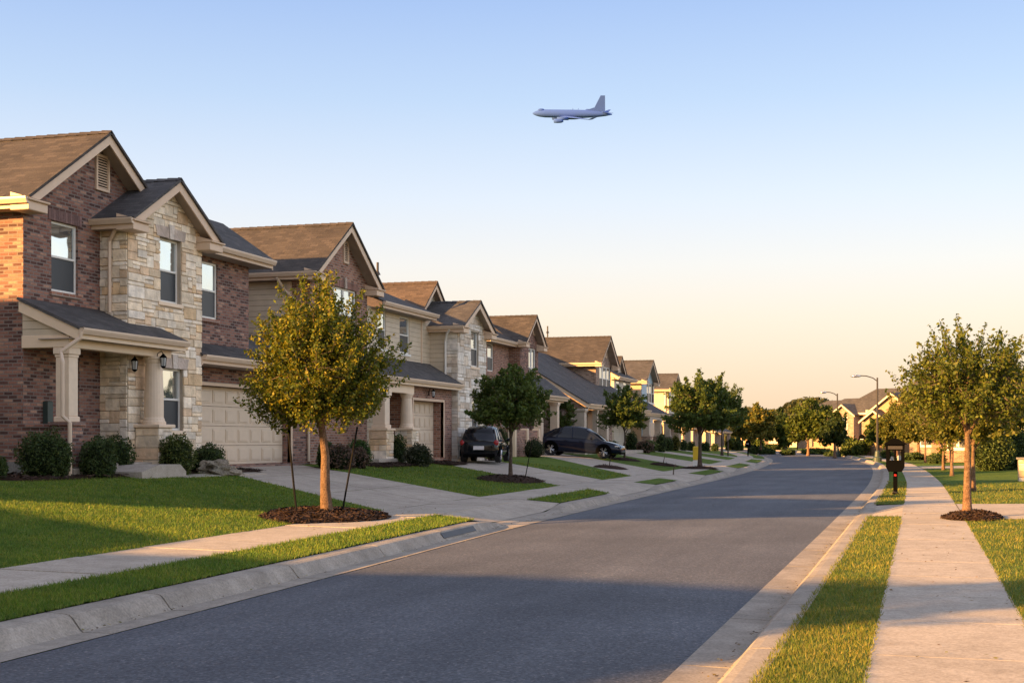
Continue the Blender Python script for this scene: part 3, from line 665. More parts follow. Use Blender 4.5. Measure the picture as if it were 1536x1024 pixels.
def window(par, fr, pl, o, n=1, split=True, upper='pane', lower='screen', fw=.055, sill=None, lintel=None, rd=.11, key=False, grid=0, proud=0.0):
    a0, a1, z0, z1 = o[:4]; r = -(o[4] if len(o) > 4 else rd)+proud
    mb = MB(); f = fw
    for q in range(n):
        A = a0+(a1-a0)*q/n; B = a0+(a1-a0)*(q+1)/n
        ob(mb, fr, pl, A, A+f, z0, z1, r+.002, r+.06, .006); ob(mb, fr, pl, B-f, B, z0, z1, r+.002, r+.06, .006)
        ob(mb, fr, pl, A+f, B-f, z0, z0+f, r+.002, r+.058, .006); ob(mb, fr, pl, A+f, B-f, z1-f, z1, r+.002, r+.058, .006)
        zm = z0+(z1-z0)*.5
        if split: ob(mb, fr, pl, A+f, B-f, zm-.025, zm+.025, r+.002, r+.07, .006)
        for g in range(grid):
            aa = A+(B-A)*(g+1)/(grid+1); ob(mb, fr, pl, aa-.01, aa+.01, zm if split else z0+f, z1-f, r+.002, r+.045)
    w = mb.build('window', M['frame'], par)
    up = MB(); lo_ = MB()
    for q in range(n):
        A = a0+(a1-a0)*q/n+f; B = a0+(a1-a0)*(q+1)/n-f
        zm = z0+(z1-z0)*.5 if split else z0+f
        ob(up, fr, pl, A, B, zm, z1-f, r+.003, r+.03)
        if split: ob(lo_, fr, pl, A, B, z0+f, zm, r+.003, r+.042)
    up.build('pane', M[upper], w)
    if split: lo_.build('insect_screen', M[lower], w)
    if sill:
        s = MB(); ob(s, fr, pl, a0-.06, a1+.06, z0-.10, z0-.005, -.05, .05, .012); s.build('sill', M[sill], w)
    if lintel:
        s = MB(); k = max(3, int((a1-a0+.3)/.085)); s.cur = (1, 1, 1, 1); 
        for q in range(k):
            A = a0-.12+(a1-a0+.24)*q/k; B = a0-.12+(a1-a0+.24)*(q+1)/k; g = random.uniform(.7, 1.2); s.cur = (lintel[0]*g, lintel[1]*g, lintel[2]*g, 1)
            ob(s, fr, pl, A+.004, B-.004, z1+.005, z1+.24, -.04, .018, .006)
        if key:
            m = (a0+a1)/2; s.cur = (.42, .33, .26, 1); ob(s, fr, pl, m-.08, m+.08, z1-.01, z1+.36, -.02, .05, .015)
        s.build('lintel', M['stone'], w)
    return w
def gutter_x(mb, x0, x1, y, z, s=-1):      # runs along X, outward in y sign s
    mb.prism([(y, z-.02), (y+s*.12, z-.02), (y+s*.12, z-.06), (y+s*.08, z-.14), (y, z-.14)], 'x', x0, x1)
    mb.box(x0, x1, y+s*.10, y+s*.13, z-.045, z-.012)
def gutter_y(mb, y0, y1, x, z):
    mb.prism([(x, z-.02), (x+.12, z-.02), (x+.12, z-.06), (x+.08, z-.14), (x, z-.14)], 'y', y0, y1)
    mb.box(x+.10, x+.13, y0, y1, z-.045, z-.012)
def roofX(par, x0, x1, yc, hw, ze, zr, mat, ret=True, gs=True, gn=False, bm='trim', hwn=None, ventb=False):
    hn = hwn or hw; zn = zr-(zr-ze)*hn/hw
    mb = MB(); T = .06
    mb.slab([(x0, yc-hw-.04, ze-.02), (x1+.05, yc-hw-.04, ze-.02), (x1+.05, yc, zr), (x0, yc, zr)], T)
    mb.slab([(x1+.05, yc+hn+.04, zn-.02), (x0, yc+hn+.04, zn-.02), (x0, yc, zr+.002), (x1+.05, yc, zr+.002)], T)
    # ridge caps
    x = x0; i = 0
    sl = (zr-ze)/hw
    while x < x1+.04:
        e = min(x+.32, x1+.05); h = .03
        mb.add([(x, yc-.14, zr-.14*sl+h), (e, yc-.14, zr-.14*sl+h*.4), (e, yc, zr+h*.6), (x, yc, zr+h*1.2), (x, yc+.14, zr-.14*sl+h), (e, yc+.14, zr-.14*sl+h*.4), (x, yc-.14, zr-.14*sl-.03), (x, yc+.14, zr-.14*sl-.03)],
               [(0, 1, 2, 3), (3, 2, 5, 4), (6, 0, 3), (3, 4, 7), (6, 3, 7)]); x += .29
    r = mb.build('roof', M[mat], par)
    b = MB(); D = .24
    b.prism([(yc-hw, ze-T-.01), (yc, zr-T-.01), (yc, zr-T-D), (yc-hw, ze-T-D)], 'x', x1-.035, x1)
    b.prism([(yc+hn, zn-T-.01), (yc, zr-T-.01), (yc, zr-T-D), (yc+hn, zn-T-D)], 'x', x1-.038, x1-.003)
    b.box(x0, x1-.04, yc-hw-.0, yc-hw+.03, ze-T-.2, ze-T); b.box(x0, x1-.04, yc+hn-.03, yc+hn, zn-T-.2, zn-T)
    b.build('rake_board', M[bm], r)
    s = MB()   # soffit: sloped under the front overhang, flat under the eaves
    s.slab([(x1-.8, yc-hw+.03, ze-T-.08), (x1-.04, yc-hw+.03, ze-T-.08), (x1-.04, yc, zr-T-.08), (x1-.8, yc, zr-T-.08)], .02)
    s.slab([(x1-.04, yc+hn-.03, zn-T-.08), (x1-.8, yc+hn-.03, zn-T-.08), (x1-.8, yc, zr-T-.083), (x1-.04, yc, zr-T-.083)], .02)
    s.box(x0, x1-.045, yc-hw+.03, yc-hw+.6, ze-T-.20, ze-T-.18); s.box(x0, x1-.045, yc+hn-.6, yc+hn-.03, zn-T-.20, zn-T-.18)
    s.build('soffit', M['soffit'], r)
    if ret:
        for sg, zz, h in ((-1, ze, hw), (1, zn, hn)):
            c = MB()
            ya, yb = yc+sg*(h+.014), yc+sg*(h-.62); c.bbox(x1-.42, x1+.02, ya, yb, zz-T-.24, zz-T-.045, .015); c.bbox(x1-.42, x1+.08, ya+sg*.04, yb-sg*.02, zz-T-.05, zz-T+.0, .015)
            c.prism([(x1-.42, zz-T+.14), (x1+.08, zz-T-.003), (x1-.42, zz-T-.003)], 'y', min(ya, yb), max(ya, yb))
            c.build('cornice_return', M[bm], r)
    g = MB()
    if gs: gutter_x(g, x0, x1+.03, yc-hw, ze-T+.03)
    if gn: gutter_x(g, x0, x1+.03, yc+hn, zn-T+.03, 1)
    if gs or gn: g.build('gutter', M['gutter'], r)
    return r
def shed(par, xe, xt, y0, y1, ze, zt, mat, rake0=True, rake1=True, gut=True, bm='trim', soff=.7, name='lower_roof', hip0=0.0, hip1=0.0):
    mb = MB(); T = .06
    P = [(xe+.04, y0-.04, ze-.02), (xe+.04, y1+.04, ze-.02), (xt, y1+.04-hip1, zt), (xt, y0-.04+hip0, zt)]
    mb.slab(P, T)
    if hip1: mb.slab([(xe+.04, y1+.04, ze-.02), (xt, y1+.04, ze-.02), (xt, y1+.04-hip1, zt)], T)
    if hip0: mb.slab([(xt, y0-.04, ze-.02), (xe+.04, y0-.04, ze-.02), (xt, y0-.04+hip0, zt)], T)
    r = mb.build(name, M[mat], par); b = MB()
    for k, y, h in ((rake0, y0, hip0), (rake1, y1, hip1)):
        if k and not h:
            ya, yb = (y, y+.035) if y == y0 else (y-.035, y)
            b.prism([(xe, ze-T-.01), (xt, zt-T-.01), (xt, zt-T-.24), (xe, ze-T-.24)], 'y', ya, yb)
    b.box(xe-.03, xe, y0+.036, y1-.036, ze-T-.2, ze-T); b.build('fascia', M[bm], r)
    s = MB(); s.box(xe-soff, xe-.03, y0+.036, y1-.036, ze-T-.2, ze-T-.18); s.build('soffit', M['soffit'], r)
    if gut: g = MB(); gutter_y(g, y0, y1, xe, ze-T+.03); g.build('gutter', M['gutter'], r)
    return r
def downspout(par, path, w=.042, mat='gutter'):
    mb = MB(); mb.tube(path, w, 8); return mb.build('downspout', M[mat], par, smooth=False)
STONE = [(.82, .66, .46), (.88, .74, .56), (.80, .61, .40), (.76, .53, .30), (.72, .51, .32), (.82, .66, .46), (.87, .74, .56), (.88, .76, .60), (.80, .62, .41), (.86, .71, .52)]
def ashlar(par, fr, pl, a0, a1, z0, z1, ops=(), inside=None, seed=0, name='stone_veneer', cell=.095, pal=STONE, dep=.03):
    rr = random.Random(seed); nx = max(1, round((a1-a0)/cell)); nz = max(1, round((z1-z0)/cell)); cx = (a1-a0)/nx; cz = (z1-z0)/nz
    occ = [[False]*nz for _ in range(nx)]
    def bad(i, j):
        x = a0+(i+.5)*cx; z = z0+(j+.5)*cz
        if any(o[0]-.01 < x < o[1]+.01 and o[2]-.01 < z < o[3]+.01 for o in ops): return True
        return inside is not None and not inside(x, z)
    for i in range(nx):
        for j in range(nz): occ[i][j] = bad(i, j)
    mb = MB(); mb.cur = (1, 1, 1, 1); g = .006
    for j in range(nz):
        for i in range(nx):
            if occ[i][j]: continue
            w = rr.choice([2, 3, 4, 4, 5, 6, 7]); h = rr.choice([1, 1, 2, 2, 2, 3])
            ww = 0
            while ww < w and i+ww < nx and not occ[i+ww][j]: ww += 1
            if i+ww < nx and not occ[i+ww][j] and (i+ww+1 >= nx or occ[i+ww+1][j]): ww += 1
            hh = 1
            while hh < h and j+hh < nz and all(not occ[i+q][j+hh] for q in range(ww)): hh += 1
            for a in range(ww):
                for b in range(hh): occ[i+a][j+b] = True
            k = rr.uniform(.82, 1.12); c = rr.choice(pal); mb.cur = (c[0]*k, c[1]*k, c[2]*k, 1)
            ob(mb, fr, pl, a0+i*cx+g, a0+(i+ww)*cx-g, z0+j*cz+g, z0+(j+hh)*cz-g, -.01, dep*rr.uniform(.5, 1.3), .012)
    return mb.build(name, M['stone'], par, uv=False)
def garage_door(par, fr, pl, o, rows=4, cols=8, rd=.3):
    a0, a1, z0, z1 = o[:4]; mb = MB(); h = (z1-z0)/rows; w = (a1-a0)/cols; r = -rd
    for j in range(rows):
        ob(mb, fr, pl, a0+.01, a1-.01, z0+j*h+.006, z0+(j+1)*h-.006, r+.01, r+.05)
        for i in range(cols):
            A, B, C, D = a0+i*w+w*.1, a0+(i+1)*w-w*.1, z0+j*h+h*.16, z0+(j+1)*h-h*.16
            ob(mb, fr, pl, A, B, C, D, r+.045, r+.066, .012); ob(mb, fr, pl, A+.05, B-.05, C+.04, D-.04, r+.06, r+.078, .008)
    d = mb.build('garage_door', M['garage'], par)
    t = MB(); ob(t, fr, pl, a0-.09, a0, z0, z1+.09, -.1, .02, .006); ob(t, fr, pl, a1, a1+.09, z0, z1+.09, -.1, .02, .006); ob(t, fr, pl, a0, a1, z1, z1+.09, -.1, .02, .006)
    t.build('door_frame', M['trim'], d); return d
def column(par, x, y, z0, z1, w, round_=False, mat='column', cap=True):
    mb = MB()
    if round_:
        pr = [(w*.62, 0), (w*.62, .06), (w*.56, .08), (w*.54, .13), (w*.50, .16), (w*.5, (z1-z0)*.4), (w*.43, z1-z0-.16), (w*.47, z1-z0-.13), (w*.5, z1-z0-.07), (w*.56, z1-z0-.05), (w*.56, z1-z0)]
        mb.lathe(pr, (x, y, z0), 20)
    else:
        h = w/2
        mb.bbox(x-h*1.18, x+h*1.18, y-h*1.18, y+h*1.18, z0, z0+.12, .015); mb.bbox(x-h, x+h, y-h, y+h, z0+.12, z1-.14, .012)
        mb.bbox(x-h*1.1, x+h*1.1, y-h*1.1, y+h*1.1, z1-.2, z1-.14, .01); mb.bbox(x-h*1.25, x+h*1.25, y-h*1.25, y+h*1.25, z1-.14, z1, .012)
    return mb.build('column', M[mat], par)
def plinth(par, x, y, z0, z1, w, kind_='brick', seed=0, bm='brick_dark'):
    h = w/2
    if kind_ == 'brick':
        mb = MB(); mb.box(x-h, x+h, y-h, y+h, z0, z1-.08); p = mb.build('column_base', M[bm], par)
        c = MB(); c.bbox(x-h-.04, x+h+.04, y-h-.04, y+h+.04, z1-.08, z1, .012); c.build('coping', M[bm], p)
    else:
        mb = MB(); mb.box(x-h+.02, x+h-.02, y-h+.02, y+h-.02, z0, z1-.08); p = mb.build('column_base', M['mortar'], par)
        ashlar(p, 'x', x+h-.02, y-h, y+h, z0, z1-.08, seed=seed, name='stone_veneer'); ashlar(p, 'y', y-h+.02, x-h, x+h, z0, z1-.08, seed=seed+1, name='stone_veneer')
        c = MB(); c.bbox(x-h-.05, x+h+.05, y-h-.05, y+h+.05, z1-.08, z1, .015); c.build('coping', M['trim_light'], p)
    return p
def vent(par, fr, pl, o, n=12):
    a0, a1, z0, z1 = o[:4]; mb = MB(); f = .06
    ob(mb, fr, pl, a0-f, a0, z0-f, z1+f, 0, .05, .008); ob(mb, fr, pl, a1, a1+f, z0-f, z1+f, 0, .05, .008); ob(mb, fr, pl, a0, a1, z1, z1+f, 0, .05, .008); ob(mb, fr, pl, a0, a1, z0-f, z0, 0, .05, .008)
    v = mb.build('gable_vent', M['trim'], par); b = MB(); ob(b, fr, pl, a0, a1, z0, z1, .001, .004); b.build('backing', M['black'], v)
    s = MB(); h = (z1-z0)/n
    for i in range(n):
        z = z0+i*h; q = [pt(fr, pl, a0, z+.01, .045), pt(fr, pl, a1, z+.01, .045), pt(fr, pl, a1, z+h*.8, .008), pt(fr, pl, a0, z+h*.8, .008)]; s.slab(q, .008)
    s.build('louvre', M['trim'], v); return v
def gable(par, X, xl, xp, xr, yp, yl, xback, roofm, wallm, zb, over=.42, fo=(), so=(), z0=None, inset=.4, hw=None, ret=True, gn=False, wname='wall', rf=True, bm='trim', gs=True, dz=0.0, yc=None):
    Xr = X+over
    a, p, b = onX(xl, yl, Xr), onX(xp, yp, Xr), onX(xr, yl, Xr)
    yc = yc or p.y; hw = hw or ((p.y-a.y)+(b.y-p.y))/2; ze, zr = a.z+dz, p.z+dz
    y0, y1 = yc-hw+inset, yc+hw-inset; sl = (zr-ze)/hw; zt = ze+sl*inset-.12
    mb = MB(); block(mb, xback, X, y0, y1, zb, ze-.1, fo, so, top=False)
    zz = ze-.1
    mb.prism([(y0, zz), (y1, zz), (y1, zt), (yc, zr-.12), (y0, zt)], 'x', xback, X)
    w = mb.build(wname, M[wallm], par)
    if rf: roofX(par, xback, Xr, yc, hw, ze, zr, roofm, ret=ret, gn=gn, bm=bm, gs=gs)
    return dict(yc=yc, hw=hw, ze=ze, zr=zr, y0=y0, y1=y1, w=w, zt=zt)
def lantern(par, p, s=1.0, hang=False):
    x, y, z = p; mb = MB()
    mb.lathe([(.02*s, .19*s), (.035*s, .17*s), (.10*s, .10*s), (.10*s, .085*s), (.02*s, .08*s)], (x, y, z), 8)
    mb.lathe([(.03*s, -.20*s), (.07*s, -.16*s), (.075*s, -.14*s), (.03*s, -.14*s)], (x, y, z), 8)
    for i in range(4):
        a = pi/4+i*pi/2; mb.tube([(x+cos(a)*.085*s, y+sin(a)*.085*s, z+.09*s), (x+cos(a)*.065*s, y+sin(a)*.065*s, z-.15*s)], .008*s, 5)
    if hang: mb.tube([(x, y, z+.18*s), (x, y, z+.5*s)], .008*s, 5)
    else: mb.tube([(x, y, z+.18*s), (x-.06*s, y, z+.26*s), (x-.18*s, y, z+.2*s), (x-.2*s, y, z+.0*s)], .012*s, 6); mb.box(x-.23*s, x-.2*s, y-.05*s, y+.05*s, z-.1*s, z+.1*s)
    l = mb.build('wall_lantern', M['black'], par); g = MB(); g.lathe([(.055*s, -.14*s), (.078*s, .08*s)], (x, y, z), 8); g.build('glass', M['lampglass'], l); return l

# ================================================================ HOUSE 1 (nearest, brick with stone bay)
XF = -17.9
h1 = thing('brick_house', 'nearest two-storey brick house with pale stone bay, porch and wide garage at left edge', 'house', (-22, 28, .8))
c31 = onX(31, 400, XF).y; dsh = c31
ops = [opx(77, 117, 330, 436, XF)+[.12], opx(113, 119, 541, 632, XF)+[.1]]
ZB = .70
G1 = gable(h1, XF, 42, 165, 208.5, 197, 292, -29, 'roof', 'brick_dark', ZB+.45, fo=ops, hw=(onX(165, 197, XF+.42).y-onX(42, 197, XF+.42).y), inset=0.40)
YS = G1['y0']
# foundation skirt
mb = MB(); mb.box(-29, XF+.03, YS-.03, 27.5, .2, ZB+.45); mb.build('foundation', M['found'], h1)
window(h1, 'x', XF, ops[0], sill='brick_red', lintel=(.22, .13, .11)); window(h1, 'x', XF, ops[1])
vent(h1, 'x', XF, opx(144.5, 160, 234, 281, XF))
# stone bay
XB = -17.2
by0 = onX(200, 400, XB).y; by1 = onX(309, 400, XB).y
bo = [opx(238, 271, 354, 451, XB)+[.16], opx(244, 275, 551, 645, XB)+[.16]]
GB = gable(h1, XB, 211, 270, 326, 268, 327, -21.5, 'roof_dark', 'mortar', .62, over=.38, fo=bo, so=[], inset=.36, wname='bay_wall', ret=True, hw=(by1-by0)/2+.36)
# re-centre values for the veneer
y0, y1, yc = GB['y0'], GB['y1'], GB['yc']
ashlar(GB['w'], 'x', XB, y0, y1, .66, GB['zr']-.3, ops=[[o[0]-.0, o[1]+.0, o[2]-.1, o[3]+.26] for o in bo], inside=lambda a, z: z < GB['zt']-.05+(1-abs(a-yc)/((y1-y0)/2))*(GB['zr']-GB['zt']), seed=3)
ashlar(GB['w'], 'y', y0, XF-.6, XB, .66, GB['ze']-.2, seed=5)
for o in bo: 
    w = window(h1, 'x', XB, o, sill='trim_light'); s = MB(); a0, a1, z0_, z1_ = o[:4]; m = (a0+a1)/2
    s.cur = (.50, .40, .32, 1); s.prism([(a0-.12, z1_), (m-.09, z1_), (m-.12, z1_+.27), (a0-.2, z1_+.25)], 'x', XB-.03, XB+.04); s.prism([(m+.09, z1_), (a1+.12, z1_), (a1+.2, z1_+.25), (m+.12, z1_+.27)], 'x', XB-.03, XB+.04)
    s.cur = (.60, .51, .42, 1); s.prism([(m-.085, z1_-.01), (m+.085, z1_-.01), (m+.12, z1_+.33), (m-.12, z1_+.33)], 'x', XB-.03, XB+.065); s.build('lintel', M['stone'], w)
# upper wall right of the bay, its own roof with the eave along the street
mb = MB(); ue = onX(373, 400, XF).y
o3 = opx(303, 326, 391, 476, XF)+[.1]
eg = onX(395, 392, XF+.5); ze3 = eg.z+.12
block(mb, -24, XF, GB['y1']-.3, ue, onX(312, 530, XF+.75).z+.003, ze3-.2, fo=[o3]); 
mb.prism([(XF, ze3-.2), (-24, ze3-.2), (-19.0, ze3+.70), (-18.9, ze3+.70)], 'y', ue-.3, ue); mb.build('wall', M['brick_dark'], h1)
window(h1, 'x', XF, o3, sill='brick_red')
shed(h1, XF+.5, -19.0, GB['y1']-1.5, ue+.5, ze3, ze3+1.1, 'roof_dark', rake0=False, name='roof')
mb = MB(); mb.slab([(-19.0, GB['y1']-1.5, ze3+1.1), (-19.0, ue+.5, ze3+1.1), (-25, ue+.5, ze3-.3), (-25, GB['y1']-1.5, ze3-.3)], .08); mb.build('roof', M['roof_dark'], h1)
# rear cross wing
mb = MB(); block(mb, -29, -21.6, 30.2, 37.0, .6, 6.3, south=False); mb.prism([(30.2, 6.3), (37.0, 6.3), (33.6, 8.45)], 'x', -29, -21.6); mb.build('rear_wing_wall', M['brick_dark'], h1)
roofX(h1, -29, -21.3, 33.6, 3.75, 6.3, 8.7, 'roof', ret=False, gs=False)
# garage block with pent roof
XG = -17.9; gy1 = onX(461, 690, XG).y; gy0 = GB['y1']-.02
go = opx(312, 436, 578, 698, XG); go[0] = gy0+.12; go.append(.32)
pe = onX(312, 530, XG+.75); zpe = pe.z
mb = MB(); block(mb, -24, XG, gy0, gy1, .60, zpe+.0, fo=[go]); mb.prism([(XG, zpe), (-22, zpe), (-22, zpe+2.0), (-21.5, zpe+2.0)], 'y', ue+.1, gy1); mb.build('garage_wall', M['brick_dark'], h1)
garage_door(h1, 'x', XG, go, rd=.32, cols=9)
shed(h1, XG+.75, -18.55 if False else -19.2, gy0+.0, gy1+.15, zpe, zpe+.98, 'roof_dark', rake0=True)
downspout(h1, [(XG+.8, gy1-.05, zpe-.12), (XG+.45, gy1-.05, zpe-.3), (XG+.07, gy1-.05, zpe-.5), (XG+.07, gy1-.05, .95)])
# downspout at the bay corner
downspout(h1, [(XF+.55, y0-.22, GB['ze']-.18), (XF+.5, y0-.2, GB['ze']-.28), (XF+.3, y0-.10, GB['ze']-.5), (XF+.3, y0-.09, 4.5)])
# porch
XP = -16.75; pz = onY(100, 490, YS).z
pL = YS-.05; p1 = onX(279, 512, XP+.3).y
ge = onX(103, 486, XP+.3); zeP = ge.z; top = onY(18, 443, YS-.1)
shed(h1, XP+.3, XF+.0, pL-.1, p1, zeP, onX(31, 446, XF).z, 'roof_dark', bm='trim_light', name='porch_roof', soff=1.0)
zbm = onY(60, 506, YS).z
mb = MB(); mb.bbox(XF, XP, pL, pL+.22, zbm-.22, zbm+.04, .01); mb.bbox(XP-.22, XP, pL+.22, p1-.15, zbm-.22, zbm+.1, .01); mb.bbox(XF, XP-.22, p1-.4, p1-.2, zbm-.22, zbm+.1, .01); mb.build('porch_beam', M['trim_light'], h1)
mb = MB(); zt_ = onX(31, 446, XF).z
mb.prism([(XF, zbm+.04), (XP+.05, zbm+.04), (XP+.05, zeP-.25), (XF, zt_-.3)], 'y', pL+.03, pL+.16); mb.build('gable_siding', M['siding'], h1)
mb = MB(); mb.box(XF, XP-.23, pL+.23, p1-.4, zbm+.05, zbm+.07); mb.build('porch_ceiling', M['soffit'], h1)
mb = MB(); mb.bbox(XF+.03, XP+.15, pL-.05, p1+.1, .5, 1.02, .02); mb.build('porch_floor', M['conc'], h1)
cz0 = onY(95, 633, YS+.2).z
cx1 = XP-.19; cy1 = pL+.2
plinth(h1, cx1, cy1, .6, cz0, .46); column(h1, cx1, cy1, cz0, zbm-.22, .31)
mb = MB(); mb.box(XF, cx1-.28, pL+.05, pL+.27, .6, cz0-.12); mb.bbox(XF, cx1-.28, pL+.02, pL+.3, cz0-.12, cz0-.04, .01); mb.build('porch_wall', M['brick_dark'], h1)
cx2 = -16.85; cy2 = onX(231, 600, cx2).y; cz2 = onX(231, 636, cx2+.2).z
plinth(h1, cx2, cy2, .6, cz2, .60, 'stone', 21); column(h1, cx2, cy2, cz2, zbm-.22, .44, round_=True)
gx, gy = XP+.36, onX(122, 495, XP+.36).y
downspout(h1, [(gx, gy, zeP-.12), (gx-.02, gy, zeP-.25), (XP-.08+.1, gy-.2, zeP-.55), (XP+.08, gy-.24, zeP-.75), (XP+.08, gy-.24, cz0+.12), (XP+.2, gy-.16, cz0-.02), (XP+.2, gy-.16, .82)], .045)
lantern(h1, (onX(202, 546, -17.05).x, onX(202, 546, -17.05).y, onX(202, 546, -17.05).z), .85, hang=True)
q = onX(245, 541, -16.55); lantern(h1, q, .85)
q = onX(72, 622, XF+.06); mb = MB(); mb.bbox(XF, XF+.12, q.y-.09, q.y+.09, q.z-.3, q.z+.3, .02); mb.build('meter_box', M['green'], h1)
# chimney-less far mass
# ================================================================ HOUSE 2
h2 = thing('brick_house', 'second house, brick gable then beige siding, round porch columns, and stone gabled bay', 'house', (-22, 46, .8))
o = opx(499, 535, 428, 508, XF)+[.12]
G2 = gable(h2, XF, 474, 528, 574, 334, 404, -29, 'roof', 'brick_red', .6, fo=[o], inset=.42)
window(h2, 'x', XF, o, n=2, sill='brick_red', lintel=(.28, .15, .11), key=True)
vent(h2, 'x', XF, opx(515.5, 520.5, 364, 392, XF), 10)
mb = MB(); mb.box(-28.5, XF-.75, G2['y0']-.06, G2['y0']-.005, .7, G2['ze']-.28); mb.build('side_siding', M['siding'], h2)
mb = MB(); mb.bbox(XF-.75, XF-.62, G2['y0']-.08, G2['y0']-.002, .7, G2['ze']-.28, .01); mb.build('corner_board', M['trim'], h2)
downspout(h2, [(XF-.9, G2['yc']-G2['hw']-.06, G2['ze']-.2), (XF-.8, G2['y0']-.15, G2['ze']-.55), (XF-.45, G2['y0']-.05, G2['ze']-.9), (XF-.45, G2['y0']-.05, 3)], .05)
# siding middle
ys0, ys1 = G2['y1']-.02, onX(651, 560, XF).y
wo = [opx(566.5, 579, 464, 522, XF)+[.09], opx(599.5, 614, 473.5, 529, XF)+[.09]]
e2 = onX(600, 460.5, XF+.45); zE = e2.z+.1
mb = MB(); block(mb, -28, XF, ys0, ys1, .6, zE-.2, fo=wo); mb.build('wall', M['siding'], h2)
for q in wo: window(h2, 'x', XF, q, sill='trim_white')
mb = MB(); yy = onX(632, 500, XF).y; mb.bbox(XF+.001, XF+.03, yy-.05, yy+.05, 3.0, zE-.25, .005); mb.build('corner_board', M['trim'], h2)
shed(h2, XF+.45, -20.0, ys0+.3, ys1-.9, zE, zE+1.05, 'roof_dark', rake0=False, hip1=0, name='roof')
g2b = gable(h2, -18.5, 627, 655, 670, 422, 463, -29, 'roof_red', 'siding2', 4.5, over=.3, inset=.3, ret=False, gs=False)
# stone bay with siding side
XB2 = -16.8
bo = [opx(706, 717.5, 495, 549, XB2)+[.12], opx(707, 718, 600, 648, XB2)+[.12]]
G3 = gable(h2, XB2, 697, 720.5, 741, 451, 487, -24, 'roof_dark', 'mortar', .6, over=.35, fo=bo, inset=.3, wname='bay_wall', hw=(onX(732, 500, XB2).y-onX(690, 500, XB2).y)/2+.3)
for q in bo: window(h2, 'x', XB2, q, sill='trim_light')
PALE = [(.70, .61, .50), (.76, .68, .57), (.66, .55, .42), (.60, .48, .36), (.78, .71, .61)]
ashlar(G3['w'], 'x', XB2, G3['y0'], G3['y1'], .65, G3['zr']-.3, ops=bo, inside=lambda a, z: z < G3['zt']-.05+(1-abs(a-G3['yc'])/((G3['y1']-G3['y0'])/2))*(G3['zr']-G3['zt']), seed=13, cell=.12, pal=PALE)
mb = MB(); mb.box(-22, XB2-.45, G3['y0']-.05, G3['y0']-.003, 3.2, G3['ze']-.25); mb.build('side_siding', M['siding'], h2)
ashlar(G3['w'], 'y', G3['y0'], XB2-.45, XB2, .65, G3['ze']-.25, seed=15, cell=.12, pal=PALE)
downspout(h2, [(XB2-.2, G3['y0']-.32, G3['ze']-.18), (XB2-.35, G3['y0']-.2, G3['ze']-.35), (XB2-.45, G3['y0']-.09, G3['ze']-.6), (XB2-.45, G3['y0']-.09, .9)], .045, 'frame')
# porch roof and garage under it
XE = -16.6; ep = onX(600, 566, XE); zP = ep.z+.05; XG2 = -17.0
yA, yB = G2['y1']-.9, G3['y0']-.02+.25
shed(h2, XE, XF, yA-1.2, G3['y0']-.06, zP, onX(600, 539, XF).z, 'roof_dark', bm='trim_light', soff=.4, name='porch_roof', rake1=False)
gy0, gy1 = onX(620, 650, XG2).y, onX(665, 650, XG2).y; yl = onX(612, 600, XG2).y
gz_ = [gy0, gy1, .95, 3.02, .45]
mb = MB(); wface(mb, 'x', XG2, yl, G3['y0']-.07, .6, zP-.18, [gz_]); wface(mb, 'y', yl, XF, XG2, .6, zP-.18); mb.build('garage_wall', M['brick_red'], h2)
garage_door(h2, 'x', XG2, gz_, cols=6, rd=.45)
mb = MB(); mb.bbox(XE-.38, XE-.16, yA-1.0, yl-.02, zP-.55, zP-.22, .01); mb.build('porch_beam', M['trim_light'], h2)
for px in (572, 610):
    x_ = XE-.28; y_ = onX(px, 600, x_).y; zz = onX(px, 642, x_).z
    plinth(h2, x_, y_, .6, zz, .62, 'stone', px, ); column(h2, x_, y_, zz, zP-.55, .42, round_=(px == 610))
mb = MB(); mb.bbox(XF, XE+.1, yA-1.4, gy0-.4, .5, 1.0, .02); mb.build('porch_floor', M['conc'], h2)
mb = MB(); mb.bbox(XF+.005, XF+.04, onX(588, 600, XF).y, onX(596, 600, XF).y, 1.0, 3.1, .01); mb.build('front_door', M['door'], h2)
lantern(h2, (XG2+.25, onX(650, 600, XG2+.25).y, 3.3), .8)
# ================================================================ HOUSE 3
h3 = thing('brick_house', 'third house, brown brick with narrow plum brick gable and low porch wall behind young tree', 'house', (-24, 62, .8))
XC = -19.5
o = [opx(793, 804, 521, 580, XC)+[.12]]
G4 = gable(h3, XC, 789.5, 805, 820.5, 472.5, 511.5, -31, 'roof', 'brick_dark', .6, over=.4, fo=o, inset=.3, ret=True)
window(h3, 'x', XC, o[0], n=2, fw=.07, sill='brick_dark')
vent(h3, 'x', XC, opx(799.5, 802.5, 487, 501, XC), 6)
XC2 = -20.1; w3 = opx(731, 740, 514, 556, XC2)+[.1]
yq = onX(724, 500, XC2).y; ze = onX(745, 505.5, XC2+.5).z
mb = MB(); block(mb, -28, XC2, yq, G4['y0']+.02, .6, ze-.15, fo=[w3]); mb.build('wall', M['brick_red'], h3)
window(h3, 'x', XC2, w3)
shed(h3, XC2+.5, -22.4, yq-.3, G4['y0']-.1, ze, ze+1.5, 'roof', rake0=False, rake1=False, name='roof')
mb = MB(); mb.box(XC2, XC-.012, G4['y0']-.02, G4['y0']-.004, 3.6, G4['ze']-.27); mb.build('side_wall', M['brick_red'], h3)
XQ = -18.2; e = onX(845, 594, XQ); y8 = onX(806, 594, XQ).y; y9 = e.y+1
shed(h3, XQ, XC, y8, y9, e.z, e.z+1.0, 'roof_dark', bm='trim_light', name='porch_roof')
for px in (808, 832): column(h3, XQ-.3, onX(px, 600, XQ-.3).y, .8, e.z-.35, .4)
